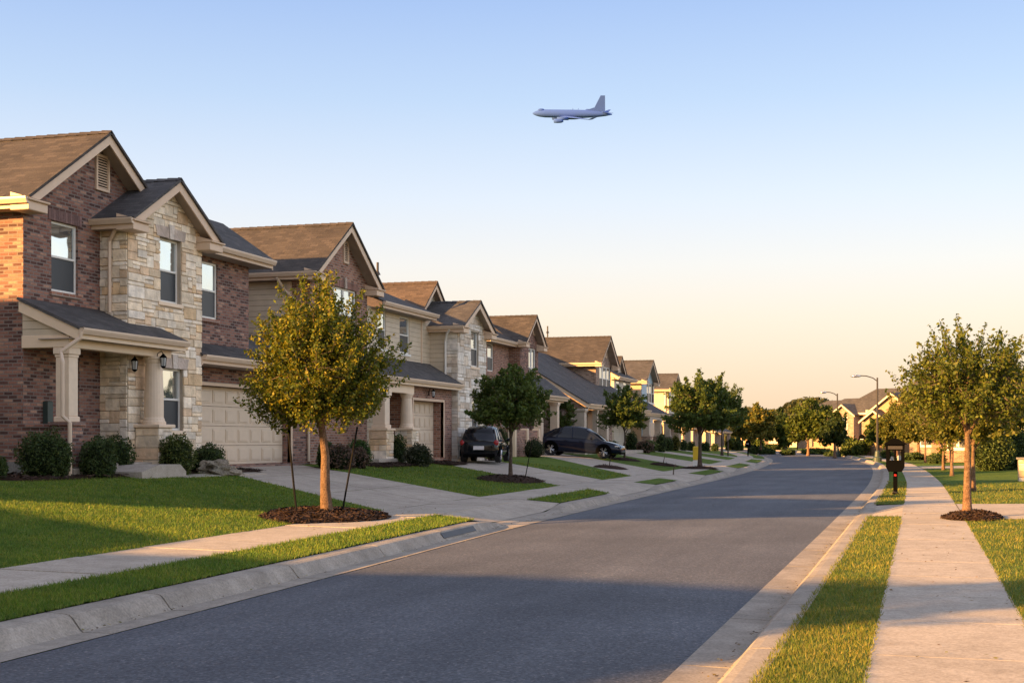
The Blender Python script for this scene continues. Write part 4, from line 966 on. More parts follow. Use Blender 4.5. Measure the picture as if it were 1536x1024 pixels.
mb = MB(); mb.bbox(XQ-.4, XQ-.2, y8, y9-.1, e.z-.36, e.z-.18, .01); mb.build('porch_beam', M['trim_light'], h3)
lw = thing('brick_garden_wall', 'low red brick wall with pale posts in front of third house porch', 'wall', (-18, 60, .8))
ya, yb = onX(770, 660, -17.7).y, onX(806, 660, -17.7).y; zt = onX(788, 645, -17.7).z
mb = MB(); mb.box(-17.85, -17.65, ya, yb, .6, zt); mb.build('wall_panel', M['brick_red'], lw)
for y_ in (ya, (ya+yb)/2, yb):
    mb = MB(); mb.bbox(-17.92, -17.58, y_-.12, y_+.12, .6, zt+.08, .02); mb.build('post', M['trim_light'], lw)
mb = MB(); mb.box(XC+.02, XC+.04, onX(795, 600, XC).y, onX(801, 600, XC).y, .9, 3.0); mb.build('front_door', M['door'], h3)
d_ = opx(752, 762, 600, 640, XC2); window(h3, 'x', XC2, d_, proud=.12)
# ================================================================ HOUSE 4 (tall brown roof, long sloping side roof)
h4 = thing('brick_house', 'fourth house, tall brown gable roof and long grey lower roof sloping over square porch columns', 'house', (-24, 84, .8))
XD = -20.0
o = [opx(899, 916, 548, 585, XD)+[.1]]
G5 = gable(h4, XD, 903.5, 916, 928.5, 504, 543, -31, 'roof', 'brick_tan', .6, over=.5, fo=o, inset=.55, ret=True, hw=2.75)
window(h4, 'x', XD, o[0], n=3, fw=.08, sill='trim_white')
XE4 = -17.5; e = onX(883, 604, XE4); zE4 = e.z; yS4 = e.y; tp = onY(815.5, 562.5, yS4)
sl = (tp.z-zE4)/(XE4-tp.x); xt = -23.5
shed(h4, XE4, xt, yS4, G5['y1']+1.2, zE4, zE4+sl*(XE4-xt), 'roof_dark', bm='trim_light', name='lower_roof')
mb = MB(); mb.box(-26, -18.9, yS4+.35, G5['y0']-.02, .6, zE4-.25)
mb.prism([(xt+.3, zE4-.25), (XE4-.3, zE4-.25), (xt+.3, zE4-.35+sl*(XE4-xt-.3))], 'y', yS4+.3, yS4+.55); mb.build('wall', M['brick_tan'], h4)
zbm4 = onY(870, 612, yS4+.3).z
mb = MB(); mb.bbox(XE4-.35, XE4-.12, yS4+.3, G5['y1'], zbm4-.05, zE4-.22, .01); mb.bbox(-18.9, XE4-.35, yS4+.26, yS4+.5, zbm4-.05, zE4-.26, .01); mb.build('porch_beam', M['stucco'], h4)
for px in (871, 905): 
    cx = XE4-.35; column(h4, cx, onX(px, 640, cx).y, .8, zbm4-.05, .55, mat='stucco')
column(h4, XE4-.35, onX(893, 640, XE4-.35).y, .8, zbm4-.05, .28, mat='stucco')
mb = MB(); mb.box(-18.88, -18.86, onX(880, 640, -18.9).y, onX(890, 640, -18.9).y, .9, 3.2); mb.build('front_door', M['door'], h4)
o = opx(852, 862, 612, 642, -18.9); window(h4, 'x', -18.9, o, proud=.13, upper='pane_dark')
vent(h4, 'x', XD, opx(907.5, 909.5, 527, 535, XD), 4)
mb = MB(); mb.box(-24, XE4-.1, yS4+.3, G5['y1'], .5, .95); mb.build('porch_floor', M['conc'], h4)
# ================================================================ HOUSE 5
h5 = thing('siding_house', 'fifth house, tan siding side and pale blue gabled front with triple white window', 'house', (-26, 108, .8))
XH = -21.5
o = [opx(970, 982, 574, 604, XH)+[.1]]
G6 = gable(h5, XH, 969.5, 980, 990.5, 540, 570, -30, 'roof_dark', 'siding_blue', .6, over=.5, fo=o, inset=.45, hw=2.9)
window(h5, 'x', XH, o[0], n=3, fw=.09, sill='trim_white')
mb = MB(); mb.box(-30, XH-.02, G6['y0']-.06, G6['y0']-.005, .8, G6['ze']-.28); mb.build('side_siding', M['siding_tan'], h5)
downspout(h5, [(XH-1.6, G6['y0']-.14, G6['ze']-.2), (XH-1.6, G6['y0']-.14, 3.5)], .05, 'trim')
XH2 = -21.6; ya = onX(921, 575, XH2).y; yb = onX(946, 575, XH2).y; e = onX(935, 565, XH2+.4)
o = [opx(924, 930, 566, 584, XH2)+[.08], opx(935, 940.5, 569, 586, XH2)+[.08]]
mb = MB(); block(mb, -29, XH2, ya, yb, .6, e.z-.15, fo=o); mb.build('wall', M['siding2'], h5)
for q in o: window(h5, 'x', XH2, q, fw=.09)
shed(h5, XH2+.4, -24, ya-.3, yb+.4, e.z, e.z+1.6, 'roof_dark', name='roof')
gable(h5, -22.0, 925, 933, 941, 534, 561, -30, 'roof', 'siding2', 5.5, over=.3, inset=.3, ret=False, gs=False, hw=1.9)
XI = -19.6; e = onX(990, 619.5, XI); ya = onX(957, 619, XI).y; yb = onX(1004, 621, XI).y
shed(h5, XI, XH, ya, yb, e.z, e.z+1.05, 'roof_dark', bm='trim_light', name='porch_roof')
mb = MB(); mb.bbox(XI-.4, XI-.15, ya+.1, yb-.1, e.z-.55, e.z-.2, .01); mb.build('porch_beam', M['stucco'], h5)
for px in (970, 987, 1001):
    cx = XI-.4; y_ = onX(px, 640, cx).y; plinth(h5, cx, y_, .6, 1.9, .7, bm='brick_tan'); column(h5, cx, y_, 1.9, e.z-.55, .5, mat='stucco')
mb = MB(); mb.box(XH, XH+.03, onX(975, 640, XH).y, onX(990, 640, XH).y, .9, 3.1); mb.build('garage_door', M['garage'], h5)
# ================================================================ HOUSE 6, 7 further along
def far_gable_house(X, xl, xp, xr, yp, ye, label, wall, side, roofm, win, loc, porch, zb=.6):
    h = thing('siding_house', label, 'house', loc)
    o = [opx(*win, X)+[.1]] if win else []
    G = gable(h, X, xl, xp, xr, yp, ye, X-9, roofm, wall, zb, over=.5, fo=o, inset=.45)
    if win: window(h, 'x', X, o[0], n=2, fw=.1)
    mb = MB(); mb.box(X-9, X-.05, G['y0']-.06, G['y0']-.005, .8, G['ze']-.28); mb.build('side_siding', M[side], h)
    xe = X+2; e = onX(porch[0], porch[2], xe); f = onX(porch[1], porch[2], xe)
    shed(h, xe, X, e.y, f.y, e.z, e.z+1.0, 'roof_dark', bm='trim_light', name='porch_roof')
    for k in (0.06, .5, .94): column(h, xe-.4, e.y+(f.y-e.y)*k, .8, e.z-.25, .5, mat='stucco')
    mb = MB(); wface(mb, 'x', xe-1.2, e.y+.3, f.y-.3, .6, e.z-.2, [[e.y+1, e.y+3.6, .9, 3.1, .2]]); mb.build('front_wall', M['brick_tan'], h); mb = MB(); mb.box(xe-1.4, xe-1.36, e.y+1, e.y+3.6, .9, 3.1); mb.build('garage_door', M['garage'], h)
    downspout(h, [(X-.4, G['y0']-.14, G['ze']-.2), (X-.4, G['y0']-.14, 3.5)], .06, 'frame'); return h
far_gable_house(-24, 1010.5, 1017, 1024, 560, 583, 'sixth house, beige siding with white downspout and dark roof beside large dark tree', 'siding2', 'siding', 'roof_dark', (1007, 1015, 588, 606), (-28, 138, .8), (1003, 1040, 632))
far_gable_house(-27, 1046, 1052, 1058, 585, 606, 'pale house mostly hidden behind the two dark trees at end of left row', 'siding', 'siding2', 'roof', (1044, 1050, 610, 622), (-31, 168, .8), (1040, 1068, 640))
far_gable_house(-30, 1078, 1083, 1089, 603, 621, 'last low house on the left seen under dark tree crowns', 'siding2', 'siding', 'roof', None, (-34, 205, .8), (1072, 1098, 646))
# ---------------------------------------------------------------- cars
def loft(mb, secs, closed=True):
    n = len(secs[0]); pts = [p for s in secs for p in s]; k = len(secs)
    fc = [(i*n+j, i*n+(j+1)%n, (i+1)*n+(j+1)%n, (i+1)*n+j) for i in range(k-1) for j in range(n)]
    fc += [tuple(range(n-1, -1, -1)), tuple(range((k-1)*n, k*n))]
    mb.add(pts, fc)
def car(name, label, loc, rz, L_, W, H, paint, prof, tilt=0, group=None, rear=True):
    """local x forward. prof: list of (x/L, belt z/H, low z/H, half-width factor); cabin from prof['cab']"""
    t = thing(name, label, 'car', loc, rz, group); t.rotation_euler = (0, tilt, rz); O = Vector(loc)
    def B(mb, nm, mat, par=None, smooth=False):
        mb.v = [tuple(Vector(p)*1.0+(wl if par else O)*1.0) for p in mb.v] if False else mb.v
        me_o = mb.build(nm, mat, None, smooth=smooth, uv=False); me_o.parent = par or t; return me_o
    hw = W/2
    mb = MB(); secs = []
    for u, zb, zl, wf in prof['body']:
        x = (u-.5)*L_; w = hw*wf; a, b = zl*H, zb*H; m = a+(b-a)*.45
        secs.append([(x, -w*.80, a), (x, -w*.95, a+.04), (x, -w, m-.05), (x, -w, m+.08), (x, -w*.955, b-.06), (x, -w*.86, b), (x, -w*.4, b+.012*H), (x, 0, b+.018*H), (x, w*.4, b+.012*H), (x, w*.86, b), (x, w*.955, b-.06), (x, w, m+.08), (x, w, m-.05), (x, w*.95, a+.04), (x, w*.80, a), (x, 0, a-.02)])
    loft(mb, secs); body = B(mb, 'body', M[paint], smooth=True)
    sub = body.modifiers.new('s', 'SUBSURF'); sub.levels = 1; sub.render_levels = 2
    # cabin
    mb = MB(); secs = []
    for u, zr, zb, wf in prof['cab']:
        x = (u-.5)*L_; w = hw*wf; secs.append([(x, -w, zb*H-.05), (x, -w*.99, zb*H+.02), (x, -w*(1-.2*(zr-zb)/.35), zr*H-.05), (x, -w*(1-.34*(zr-zb)/.35), zr*H), (x, 0, zr*H+.02), (x, w*(1-.34*(zr-zb)/.35), zr*H), (x, w*(1-.2*(zr-zb)/.35), zr*H-.05), (x, w*.99, zb*H+.02), (x, w, zb*H-.05)])
    loft(mb, secs); cab = B(mb, 'window_glass', M['pane_dark'], smooth=True); 
    # roof skin and pillars
    mb = MB(); rs_ = [(u, zr, zb, wf) for u, zr, zb, wf in prof['cab'] if zr-zb > .22]
    top = []
    for u, zr, zb, wf in rs_:
        x = (u-.5)*L_; w = hw*wf*(1-.30*(zr-zb)/.35); top.append([(x, -w*1.06, zr*H-.04), (x, -w*.98, zr*H+.008), (x, 0, zr*H+.032), (x, w*.98, zr*H+.008), (x, w*1.06, zr*H-.04), (x, 0, zr*H-.03)])
    loft(mb, top); roof = B(mb, 'roof', M[paint], smooth=True)
    mb = MB()
    for s in (-1, 1):
        for (ua, ub, tk) in prof['pil']:
            def zc(u):
                P = prof['cab']
                for a, b in zip(P, P[1:]):
                    if a[0] <= u <= b[0]:
                        k = (u-a[0])/(b[0]-a[0]+1e-9); return [a[i]+(b[i]-a[i])*k for i in range(4)]
                return P[-1] if u > P[-1][0] else P[0]
            cb, ct = zc(ub), zc(ua); xb, xt = (ub-.5)*L_, (ua-.5)*L_
            wb = hw*cb[3]*1.0; wt = hw*ct[3]*(1-.22*(ct[1]-ct[2])/.35)
            mb.tube([(xb, s*wb, cb[2]*H), (xt, s*wt, ct[1]*H-.045)], tk, 6)
    B(mb, 'pillar', M[paint])
    wr = prof['wr']*H
    for ux in prof['wx']:
        for s in (-1, 1):
            x = (ux-.5)*L_; y = s*(hw-.10)
            a = MB(); a.lathe([(wr*1.22, -.012), (wr*1.22, .012)], (x, s*(hw-.012)+s*.008, wr*1.0), 24, axis='y')
            a.v = [(p[0], p[1], max(p[2], prof['low']*H+.0)) for p in a.v]; B(a, 'wheel_arch', M['black'])
            w = MB(); w.lathe([(wr*.6, -.10), (wr*.93, -.105), (wr, -.08), (wr, .08), (wr*.93, .105), (wr*.6, .10)], (x, y, wr), 24, axis='y'); wo = B(w, 'wheel', M['rubber'], smooth=False)
            r = MB(); yo = y+s*.095; r.lathe([(wr*.66, -.012), (wr*.66, .012), (wr*.60, .02), (wr*.58, .0)] if s > 0 else [(wr*.58, .0), (wr*.60, -.02), (wr*.66, -.012), (wr*.66, .012)], (x, yo, wr), 20, axis='y')
            ri = MB()
            for q in range(10):
                an = 2*pi*q/10+.13*(1 if q % 2 else -1); ri.tube([(x, yo+s*.022, wr), (x+cos(an)*wr*.63, yo+s*.016, wr+sin(an)*wr*.63)], wr*.06, 5)
            ri.lathe([(wr*.14, -.02), (wr*.14, .03)], (x, yo+s*.01, wr), 12, axis='y')
            o_ = B(ri, 'rim', M['chrome']); o_.parent = wo
            d = MB(); d.lathe([(wr*.60, -.005), (wr*.60, .005)], (x, yo+s*.008, wr), 20, axis='y'); B(d, 'hub_shadow' if False else 'hub_shade_disc', M['iron']).parent = wo  # dark disc behind the spokes stands in for shade inside the wheel
    for s in (-1, 1):
        for nm, mt, key in (('headlight', 'lens', 'hl'), ('tail_light', 'red', 'tl')):
            u, z, lx, hz, yf = prof[key]; x = (u-.5)*L_; m = MB(); m.blob((x, s*hw*yf, z*H), (lx, hw*(.17 if key == 'hl' else .15), hz*(1 if key == 'hl' else 1.15)), 12, 8, amp=0); B(m, nm, M[mt], smooth=True)
        m = MB(); u = prof['mir']; x = (u-.5)*L_; z = prof['belt']*H+.06; m.blob((x, s*(hw+.07), z), (.07, .10, .065), 10, 6, amp=.05); m.tube([(x, s*(hw-.08), z-.05), (x, s*(hw+.05), z-.02)], .02, 5); B(m, 'wing_mirror', M[paint], smooth=True)
        for u in prof['hd']:
            m = MB(); x = (u-.5)*L_; m.tube([(x-.09, s*(hw+.004), prof['belt']*H-.12), (x-.04, s*(hw+.03), prof['belt']*H-.12), (x+.05, s*(hw+.03), prof['belt']*H-.12), (x+.09, s*(hw+.004), prof['belt']*H-.12)], .012, 5); B(m, 'door_handle', M[paint])
    m = MB(); x = -L_/2; m.bbox(x-.03+.0, x+.03, -.20, .20, prof['pl']*H-.07, prof['pl']*H+.07, .006); B(m, 'licence_plate', M['plate'])
    m = MB(); m.bbox(-L_*.5+.0, -L_*.47, -hw*.8, hw*.8, prof['low']*H-.02, prof['low']*H+.12, .03); m.bbox(L_*.47, L_*.495, -hw*.6, hw*.6, prof['low']*H, prof['low']*H+.25, .03); B(m, 'bumper', M['black'])
    return t
SEDAN = dict(body=[(0.0, .56, .24, .72), (.02, .60, .19, .86), (.07, .63, .16, .96), (.20, .645, .15, 1.0), (.42, .635, .14, 1.0), (.62, .625, .14, 1.0), (.74, .60, .15, .99), (.86, .55, .16, .95), (.95, .49, .17, .86), (.99, .42, .2, .72), (1.0, .37, .24, .6)],
    cab=[(.03, .635, .60, .72), (.10, .74, .60, .80), (.20, .89, .61, .86), (.32, .985, .62, .885), (.46, 1.0, .62, .89), (.58, .95, .61, .88), (.68, .80, .60, .84), (.78, .60, .57, .76)],
    pil=[(.20, .07, .05), (.42, .43, .028), (.30, .24, .035), (.58, .76, .028)], wr=.225, wx=(.185, .81), low=.17, belt=.62, hl=(.945, .43, .16, .06, .70), tl=(.03, .54, .12, .07, .78), mir=.66, hd=(.36, .54), pl=.42)
HATCH = dict(body=[(0.0, .52, .20, .80), (.02, .57, .17, .92), (.06, .60, .15, .98), (.25, .60, .14, 1.0), (.55, .59, .14, 1.0), (.72, .57, .15, .99), (.88, .52, .16, .93), (.97, .45, .19, .8), (1.0, .38, .24, .62)],
    cab=[(.015, .62, .55, .84), (.05, .80, .56, .87), (.10, .93, .57, .89), (.18, .985, .58, .90), (.40, 1.0, .58, .90), (.55, .97, .57, .89), (.66, .80, .56, .86), (.78, .58, .54, .78)],
    pil=[(.10, .03, .05), (.38, .38, .028), (.24, .22, .03), (.56, .76, .028)], wr=.22, wx=(.17, .82), low=.16, belt=.58, hl=(.95, .42, .14, .06, .72), tl=(.035, .54, .10, .10, .84), mir=.66, hd=(.36, .54), pl=.40)
cx = -16.5; cp = onX(871, 687, cx)
car('parked_car', 'dark navy sedan parked side-on on sloping driveway, nose toward the street', (cx, cp.y, gz(cx, cp.y)-.0), 0.0, 4.45, 1.72, 1.52, 'paint_navy', SEDAN, tilt=radians(3.5))
cx = -15.9; cp = onX(714, 688, cx)
car('parked_car', 'small black hatchback seen from behind beside the stone bay', (cx, cp.y+1.2, gz(cx, cp.y)+.03), radians(99), 3.4, 1.50, 1.36, 'paint_black', HATCH)
# ---------------------------------------------------------------- mailboxes, lamps, posts
def big_mailbox(loc, w=.47, rz=0):
    x, y, z = loc; t = thing('mailbox', 'large black mailbox with peaked roof on post beside right sidewalk', 'mailbox', loc)
    h0 = .62  # underside
    mb = MB(); mb.bbox(x-.055, x+.055, y-.055, y+.055, z-.1, z+h0+.08, .01); mb.bbox(x-.09, x+.09, y-.09, y+.09, z-.02, z+.07, .02); p = mb.build('post', M['black'], t)
    c = MB(); c.tube([(x-.1, y-.06, z+.02), (x-.05, y-.07, z+.09), (x+.05, y-.07, z+.05)], .02, 6); c.build('bracket', M['iron'], p)
    D = .26; hw = w/2
    mb = MB(); fr = [(x-hw, z+h0+.12), (x-hw*.72, z+h0), (x+hw*.72, z+h0), (x+hw, z+h0+.12), (x+hw, z+h0+.30), (x-hw, z+h0+.30)]
    mb.prism(fr, 'y', y-D, y+D); body = mb.build('box', M['black'], t)
    za, zb = z+h0+.30, z+h0+.56
    mb = MB()
    for xx in (x-hw+.045, x+hw-.045): 
        for yy in (y-D+.025, y+D-.025): mb.box(xx-.045, xx+.045, yy-.025, yy+.025, za, zb)
    mb.box(x-.025, x+.025, y-D, y-D+.05, za, zb); mb.box(x-.025, x+.025, y+D-.05, y+D, za, zb); mb.box(x-hw, x+hw, y-D, y+D, zb, zb+.17); mb.build('frame', M['black'], t)
    mb = MB(); mb.bbox(x-hw*.78, x+hw*.78, y-D-.012, y-D-.001, zb+.035, zb+.125, .004); mb.build('name_plate', M['iron'], t)
    mb = MB(); mb.bbox(x-hw*.5, x-hw*.2, y-.14, y+.1, za, za+.1, .01); mb.bbox(x+hw*.25, x+hw*.6, y-.1, y+.12, za, za+.13, .01); mb.build('parcel', M['white'], t)
    mb = MB(); e = .05; zt = zb+.17
    mb.prism([(x-hw-e, zt-.01), (x+hw+e, zt-.01), (x+hw+e, zt+.02), (x+.05, zt+.155), (x-.05, zt+.155), (x-hw-e, zt+.02)], 'y', y-D-.06, y+D+.06); r = mb.build('roof', M['black'], t)
    mb = MB(); mb.lathe([(.03, .0), (.02, .03), (.028, .05), (.005, .08)], (x, y, zt+.15), 8); mb.build('finial', M['black'], r)
    mb = MB(); mb.bbox(x-.03, x+.03, y-.066, y-.056, z+.5, z+.56, .005); mb.build('reflector', M['red'], t)
    return t
mp = onG(1343, 742); big_mailbox((mp.x, mp.y, mp.z))
def small_mailbox(p, s, label):
    x, y, z = p; t = thing('mailbox', label, 'mailbox', p, group='black mailboxes on posts along the kerbs')
    mb = MB(); mb.bbox(x-.05*s, x+.05*s, y-.05*s, y+.05*s, z-.1, z+.85*s, .01); mb.build('post', M['black'], t)
    mb = MB(); mb.bbox(x-.26*s, x+.26*s, y-.2*s, y+.2*s, z+.8*s, z+1.2*s, .04); mb.build('box', M['black'], t)
    mb = MB(); P = [(x+.22*s*cos(a), z+1.2*s+.30*s*sin(a)) for a in [pi*i/8 for i in range(9)]]; mb.prism(P, 'y', y-.2*s, y+.2*s); mb.build('lid', M['black'], t)
    mb = MB(); mb.box(x-.12*s, x+.1*s, y-.21*s, y-.2*s, z+1.12*s, z+1.17*s); mb.build('flag', M['white'], t)
    return t
small_mailbox(onG(1122, 684), .95, 'black round-topped mailbox on thin post at left kerb before the bend')
small_mailbox(onG(1293, 683), 1.35, 'dark double mailbox post left of the tall street lamp')
small_mailbox(onG(1196, 675), 1.5, 'squat dark mailbox on far lawn beyond the bend')
def lamp(p, H, arm, label, s=1.0):
    x, y, z = p; t = thing('street_lamp', label, 'street lamp', p, group='street lamps'); mb = MB()
    mb.tube([(x, y, z), (x, y, z+H)], [.085*s, .055*s], 10); po = mb.build('pole', M['iron'], t)
    m = MB(); m.lathe([(.30*s, -.1), (.30*s, .28*s), (.20*s, .34*s), (.15*s, .7*s), (.1*s, .75*s)], (x, y, z), 14); m.build('base', M['green'], t)
    m = MB(); P = [(x, y, z+H-.25), (x-arm*.2, y, z+H-.02), (x-arm*.5, y, z+H+.12), (x-arm*.8, y, z+H+.15)]; m.tube(P, .035*s, 8); m.build('arm', M['iron'], t)
    m = MB(); m.blob((x-arm*.98, y, z+H+.12), (arm*.25, .16*s, .09*s), 12, 8, amp=0); m.tube([(x-arm*.95, y, z+H+.2), (x-arm*.95, y, z+H+.32)], .03*s, 6); l = m.build('lamp_head', M['chrome'], t, smooth=True)
    return t
p = onG(1316, 692); lamp((p.x, p.y, gz(p.x, p.y)), (p.z-0)+(692-566)*(p.y*CA-p.x*SA)/F-.15, 1.45, 'tall dark street lamp with curved arm behind the large black mailbox')
p = atD(1256, 590, 128); lamp((p.x, p.y, gz(p.x, p.y)), p.z-gz(p.x, p.y), 1.35, 'farther street lamp with pale head rising above distant roofs', 1.15)
# yellow topped marker by the left trees
p = onG(1044, 701); t = thing('utility_marker', 'yellow topped white utility marker beside large dark tree trunk', 'marker post', p)
mb = MB(); mb.bbox(p.x-.16, p.x+.16, p.y-.05, p.y+.05, p.z, p.z+.38, .03); mb.build('base', M['white'], t)
mb = MB(); mb.bbox(p.x-.15, p.x+.15, p.y-.045, p.y+.045, p.z+.38, p.z+1.08, .06); mb.build('yellow_panel', M['yellow'], t)
for (px, py, h, lb) in ((1230/1, 672, .9, 'thin dark post on the far right lawn'), (1306, 683, 1.2, 'short wooden post just left of tall street lamp'), (1092, 684, 1.3, 'dark post near the left kerb at the bend')):
    p = onG(px, py); mb = MB(); mb.tube([(p.x, p.y, p.z-.05), (p.x, p.y, p.z+h*.95), (p.x, p.y, p.z+h)], [.06, .055, .02], 8); o = mb.build('post', M['barkdark'], uv=False); tag(o, lb, 'post', 'short posts')
# little saplings with stakes in mulch
for i, (px, py, lb) in enumerate(((914, 702, 'bare sapling stump in mulch on lawn below navy car'), (995, 698, 'bare sapling stump in mulch on fifth lawn'), (1010, 712, 'small dark stake on verge patch left of large dark tree'))):
    p = onG(px, py); mb = MB(); mb.tube([p, p+Vector((.02, 0, .25)), p+Vector((.08, .03, .52 if i < 2 else .45))], [.028, .02, .01], 6); o = mb.build('sapling', M['barkdark'], uv=False); tag(o, lb, 'sapling', 'bare saplings and stakes')
    if i < 2: mulch((p.x, p.y), .75, 'small dark mulch patch around '+('sapling below navy car' if i == 0 else 'sapling on fifth lawn'), seed=40+i, chips=80, sq=1.3)
# ---------------------------------------------------------------- front garden of house 1
t1 = Vector((-9.95, 21.55, 0)); t1.z = gz(t1.x, t1.y)
mulch((t1.x-.02, t1.y+.05), .98, 'wide dark mulch ring around staked golden tree', seed=2, chips=2600, sq=1.75)
T1 = tree(t1, 4.05, 1.10, 1.22, 'golden-green young tree with staked trunk in front of nearest garage', pal=GOLD2, ntw=560, per=82, ls=.032, tr=.115, seed=19, cz=.38, up=.7, inner=.2, lb=.72, spread=.065, lean=(-.12, 0), group='street trees on the left', twl=.38)
for (xb, yb_, xt, yt, lb) in ((446, 776, 433, 650, 'dark steel stake left of golden tree trunk'), (511, 777, 536, 640, 'dark steel stake leaning right of golden tree trunk'), (482, 768, 483, 650, 'dark steel stake behind golden tree trunk')):
    a = onG(xb, yb_); b = onY(xt, yt, a.y+(.15 if xb > 460 else -.1)); mb = MB(); a.z -= .05; mb.tube([a, a.lerp(b, .5), b], .018, 6); o = mb.build('tree_stake', M['stake'], uv=False); tag(o, lb, 'stake', 'steel stakes around the golden tree')
def sh(px, pyb, w, h, label, X=None, **k):
    """w,h in photo pixels"""
    if X is None: p = onG(px, pyb)
    else: p = onX(px, pyb, X); p.z = gz(p.x, p.y)
    Zc = -p.x*SA+p.y*CA; r = w/2*Zc/F; hh = h*Zc/F
    return shrub((p.x, p.y, p.z), (r, r*.95, hh*.56), label, **k)
# bed of mulch along house 1
def bed(x0, x1, y0, y1, label, dz=.05):
    t = thing('mulch_bed', label, 'mulch bed', ((x0+x1)/2, (y0+y1)/2, gz(x0, y0)), group='mulch beds'); mb = MB(); nx, ny = 6, 20; pts = []
    for i in range(nx+1):
        for j in range(ny+1):
            x = x0+(x1-x0)*i/nx; y = y0+(y1-y0)*j/ny; ed = 0 if i in (0, nx) or j in (0, ny) else 1
            x += ed*0+(.12*noise.noise(Vector((y*.9, 3, 0))) if i == nx else 0)
            pts.append((x, y, gz(x, y)+.022+dz*ed+.03*noise.noise(Vector((x*4, y*4, 1)))*ed))
    mb.add(pts, [(i*(ny+1)+j, (i+1)*(ny+1)+j, (i+1)*(ny+1)+j+1, i*(ny+1)+j+1) for i in range(nx) for j in range(ny)]); mb.build('mound', M['mulch'], t, smooth=True)
    V = []; C = []; rr = random.Random(3)
    for q in range(700):
        x = rr.uniform(x0, x1+.1); y = rr.uniform(y0, y1); z = gz(x, y)+.03+dz; l, w = rr.uniform(.03, .07), rr.uniform(.01, .02); b = rr.uniform(0, pi)
        dx = Vector((cos(b), sin(b), rr.uniform(-.4, .4)))*l; dy = Vector((-sin(b), cos(b), rr.uniform(-.6, .6)))*w; o = Vector((x, y, z)); V += [o-dx-dy, o+dx-dy, o+dx+dy, o-dx+dy]; g = rr.uniform(.3, 1.6); C.append((.05*g, .03*g, .02*g))
    npmesh('bark_chips', V, 4, M['chips'], t, C, t.location)['kind'] = 'stuff'
bed(-17.85, -16.05, 21.5, 27.9, 'long dark mulch bed under shrubs along nearest house'); bed(-17.15, -15.9, 28.6, 30.6, 'small mulch bed with rock beside nearest garage')
bed(-16.6, -15.7, 38.0, 41.2, 'mulch bed under purple shrubs at second house'); bed(-16.4, -15.5, 43.5, 45.6, 'mulch bed under grey-green shrub beside second garage')
sh(68, 716, 78, 72, 'largest round dark green shrub at nearest house corner', X=-16.75, n=7000, seed=1, ls=.026)
sh(147, 717, 53, 60, 'rounded green shrub right of the porch downspout', X=-16.3, n=5000, seed=2, ls=.024)
sh(172, 700, 56, 58, 'dark shrub between the nearest porch columns', X=-16.95, n=4000, seed=3, ls=.026)
sh(266, 716, 52, 60, 'upright yellow-green shrub under lower bay window', X=-16.2, n=5000, seed=4, ls=.024, pal=[(.05, .08, .015), (.08, .10, .02), (.11, .12, .03)])
sh(313, 700, 50, 42, 'flat-topped dark green shrub behind the rock by nearest garage', X=-16.4, n=4200, seed=5, ls=.024)
sh(0, 712, 22, 34, 'dark shrub cut by left edge of view', X=-16.9, n=1500, seed=6)
# rock
p = onX(325, 714, -15.95); p.z = gz(p.x, p.y); t = thing('rock', 'pale weathered landscape rock beside nearest driveway', 'rock', p)
mb = MB(); mb.blob((p.x, p.y, p.z+.10), (.42, .46, .22), 26, 16, amp=.28, fr=2.4, seed=4); mb.build('boulder', M['rock'], t, smooth=False, uv=False)
mb = MB(); mb.blob((p.x+.12, p.y+.62, p.z+.03), (.2, .3, .09), 16, 10, amp=.3, fr=2.4, seed=9); mb.build('small_stone', M['rock'], t, smooth=False, uv=False)
# entry step and walk
p = onX(224, 720, -15.95)
mb = MB(); a0, a1 = onX(183, 700, -16.3).y, onX(247, 716, -16.3).y; zz = gz(-16.2, a0)
mb.prism([(a0-.1, zz-.05), (a1, zz-.05), (a1, zz+.10), (a1-.25, zz+.26), (a0+.55, zz+.26), (a0-.1, zz+.12)], 'x', -16.7, -15.75); kind(mb.build('entry_step', M['conc']), 'structure')
mb = MB(); mb.slab([(-16.0, 22.3+4, gz(-16, 26)+.03), (-15.6, 26.3, gz(-15.6, 26)+.03), (-15.6, 30.2, gz(-15.6, 30)+.03), (-16.0, 30.2, gz(-16, 30)+.03)], .08); kind(mb.build('garden_path', M['conc']), 'structure')
mb = MB(); mb.bbox(-17.2, -16.7, a0, a1+.3, zz, zz+.3, .02); kind(mb.build('entry_step', M['conc']), 'structure')
# shrubs at house 2
PUR = [(.09, .05, .045), (.13, .075, .055), (.06, .05, .03), (.15, .10, .06)]
sh(509, 702, 44, 38, 'larger rusty purple shrub right of golden tree', X=-15.9, n=3200, seed=7, pal=PUR, ls=.035, rough=.25)
sh(537, 696, 34, 32, 'smaller rusty shrub at foot of stone porch column', X=-15.9, n=2600, seed=8, pal=PUR, ls=.035, rough=.25)
sh(490, 690, 30, 40, 'dark green shrub behind rusty shrub at second house', X=-16.4, n=2200, seed=9)
sh(538, 684, 40, 40, 'bright green shrub left of stone porch column', X=-16.5, n=2400, seed=10, pal=[(.035, .075, .012), (.05, .10, .015)])
sh(596, 685, 28, 44, 'dark clipped shrub between round porch columns', X=-16.6, n=2200, seed=11)
sh(627, 694, 42, 34, 'grey-green spiky shrub in front of second garage', X=-15.7, n=3000, seed=12, pal=[(.05, .06, .03), (.08, .085, .045), (.04, .045, .03)], rough=.3, ls=.04)
sh(655+96, 684, 22, 46, 'tall dark shrub behind black hatchback', X=-18.2, n=1500, seed=13)
sh(768-30, 690, 20, 28, 'brown shrub beside the black hatchback wheel', X=-16.5, n=1200, seed=14, pal=PUR, rough=.25)
sh(767, 676, 20, 42, 'dark shrub left of low brick wall', X=-18.5, n=1400, seed=15)
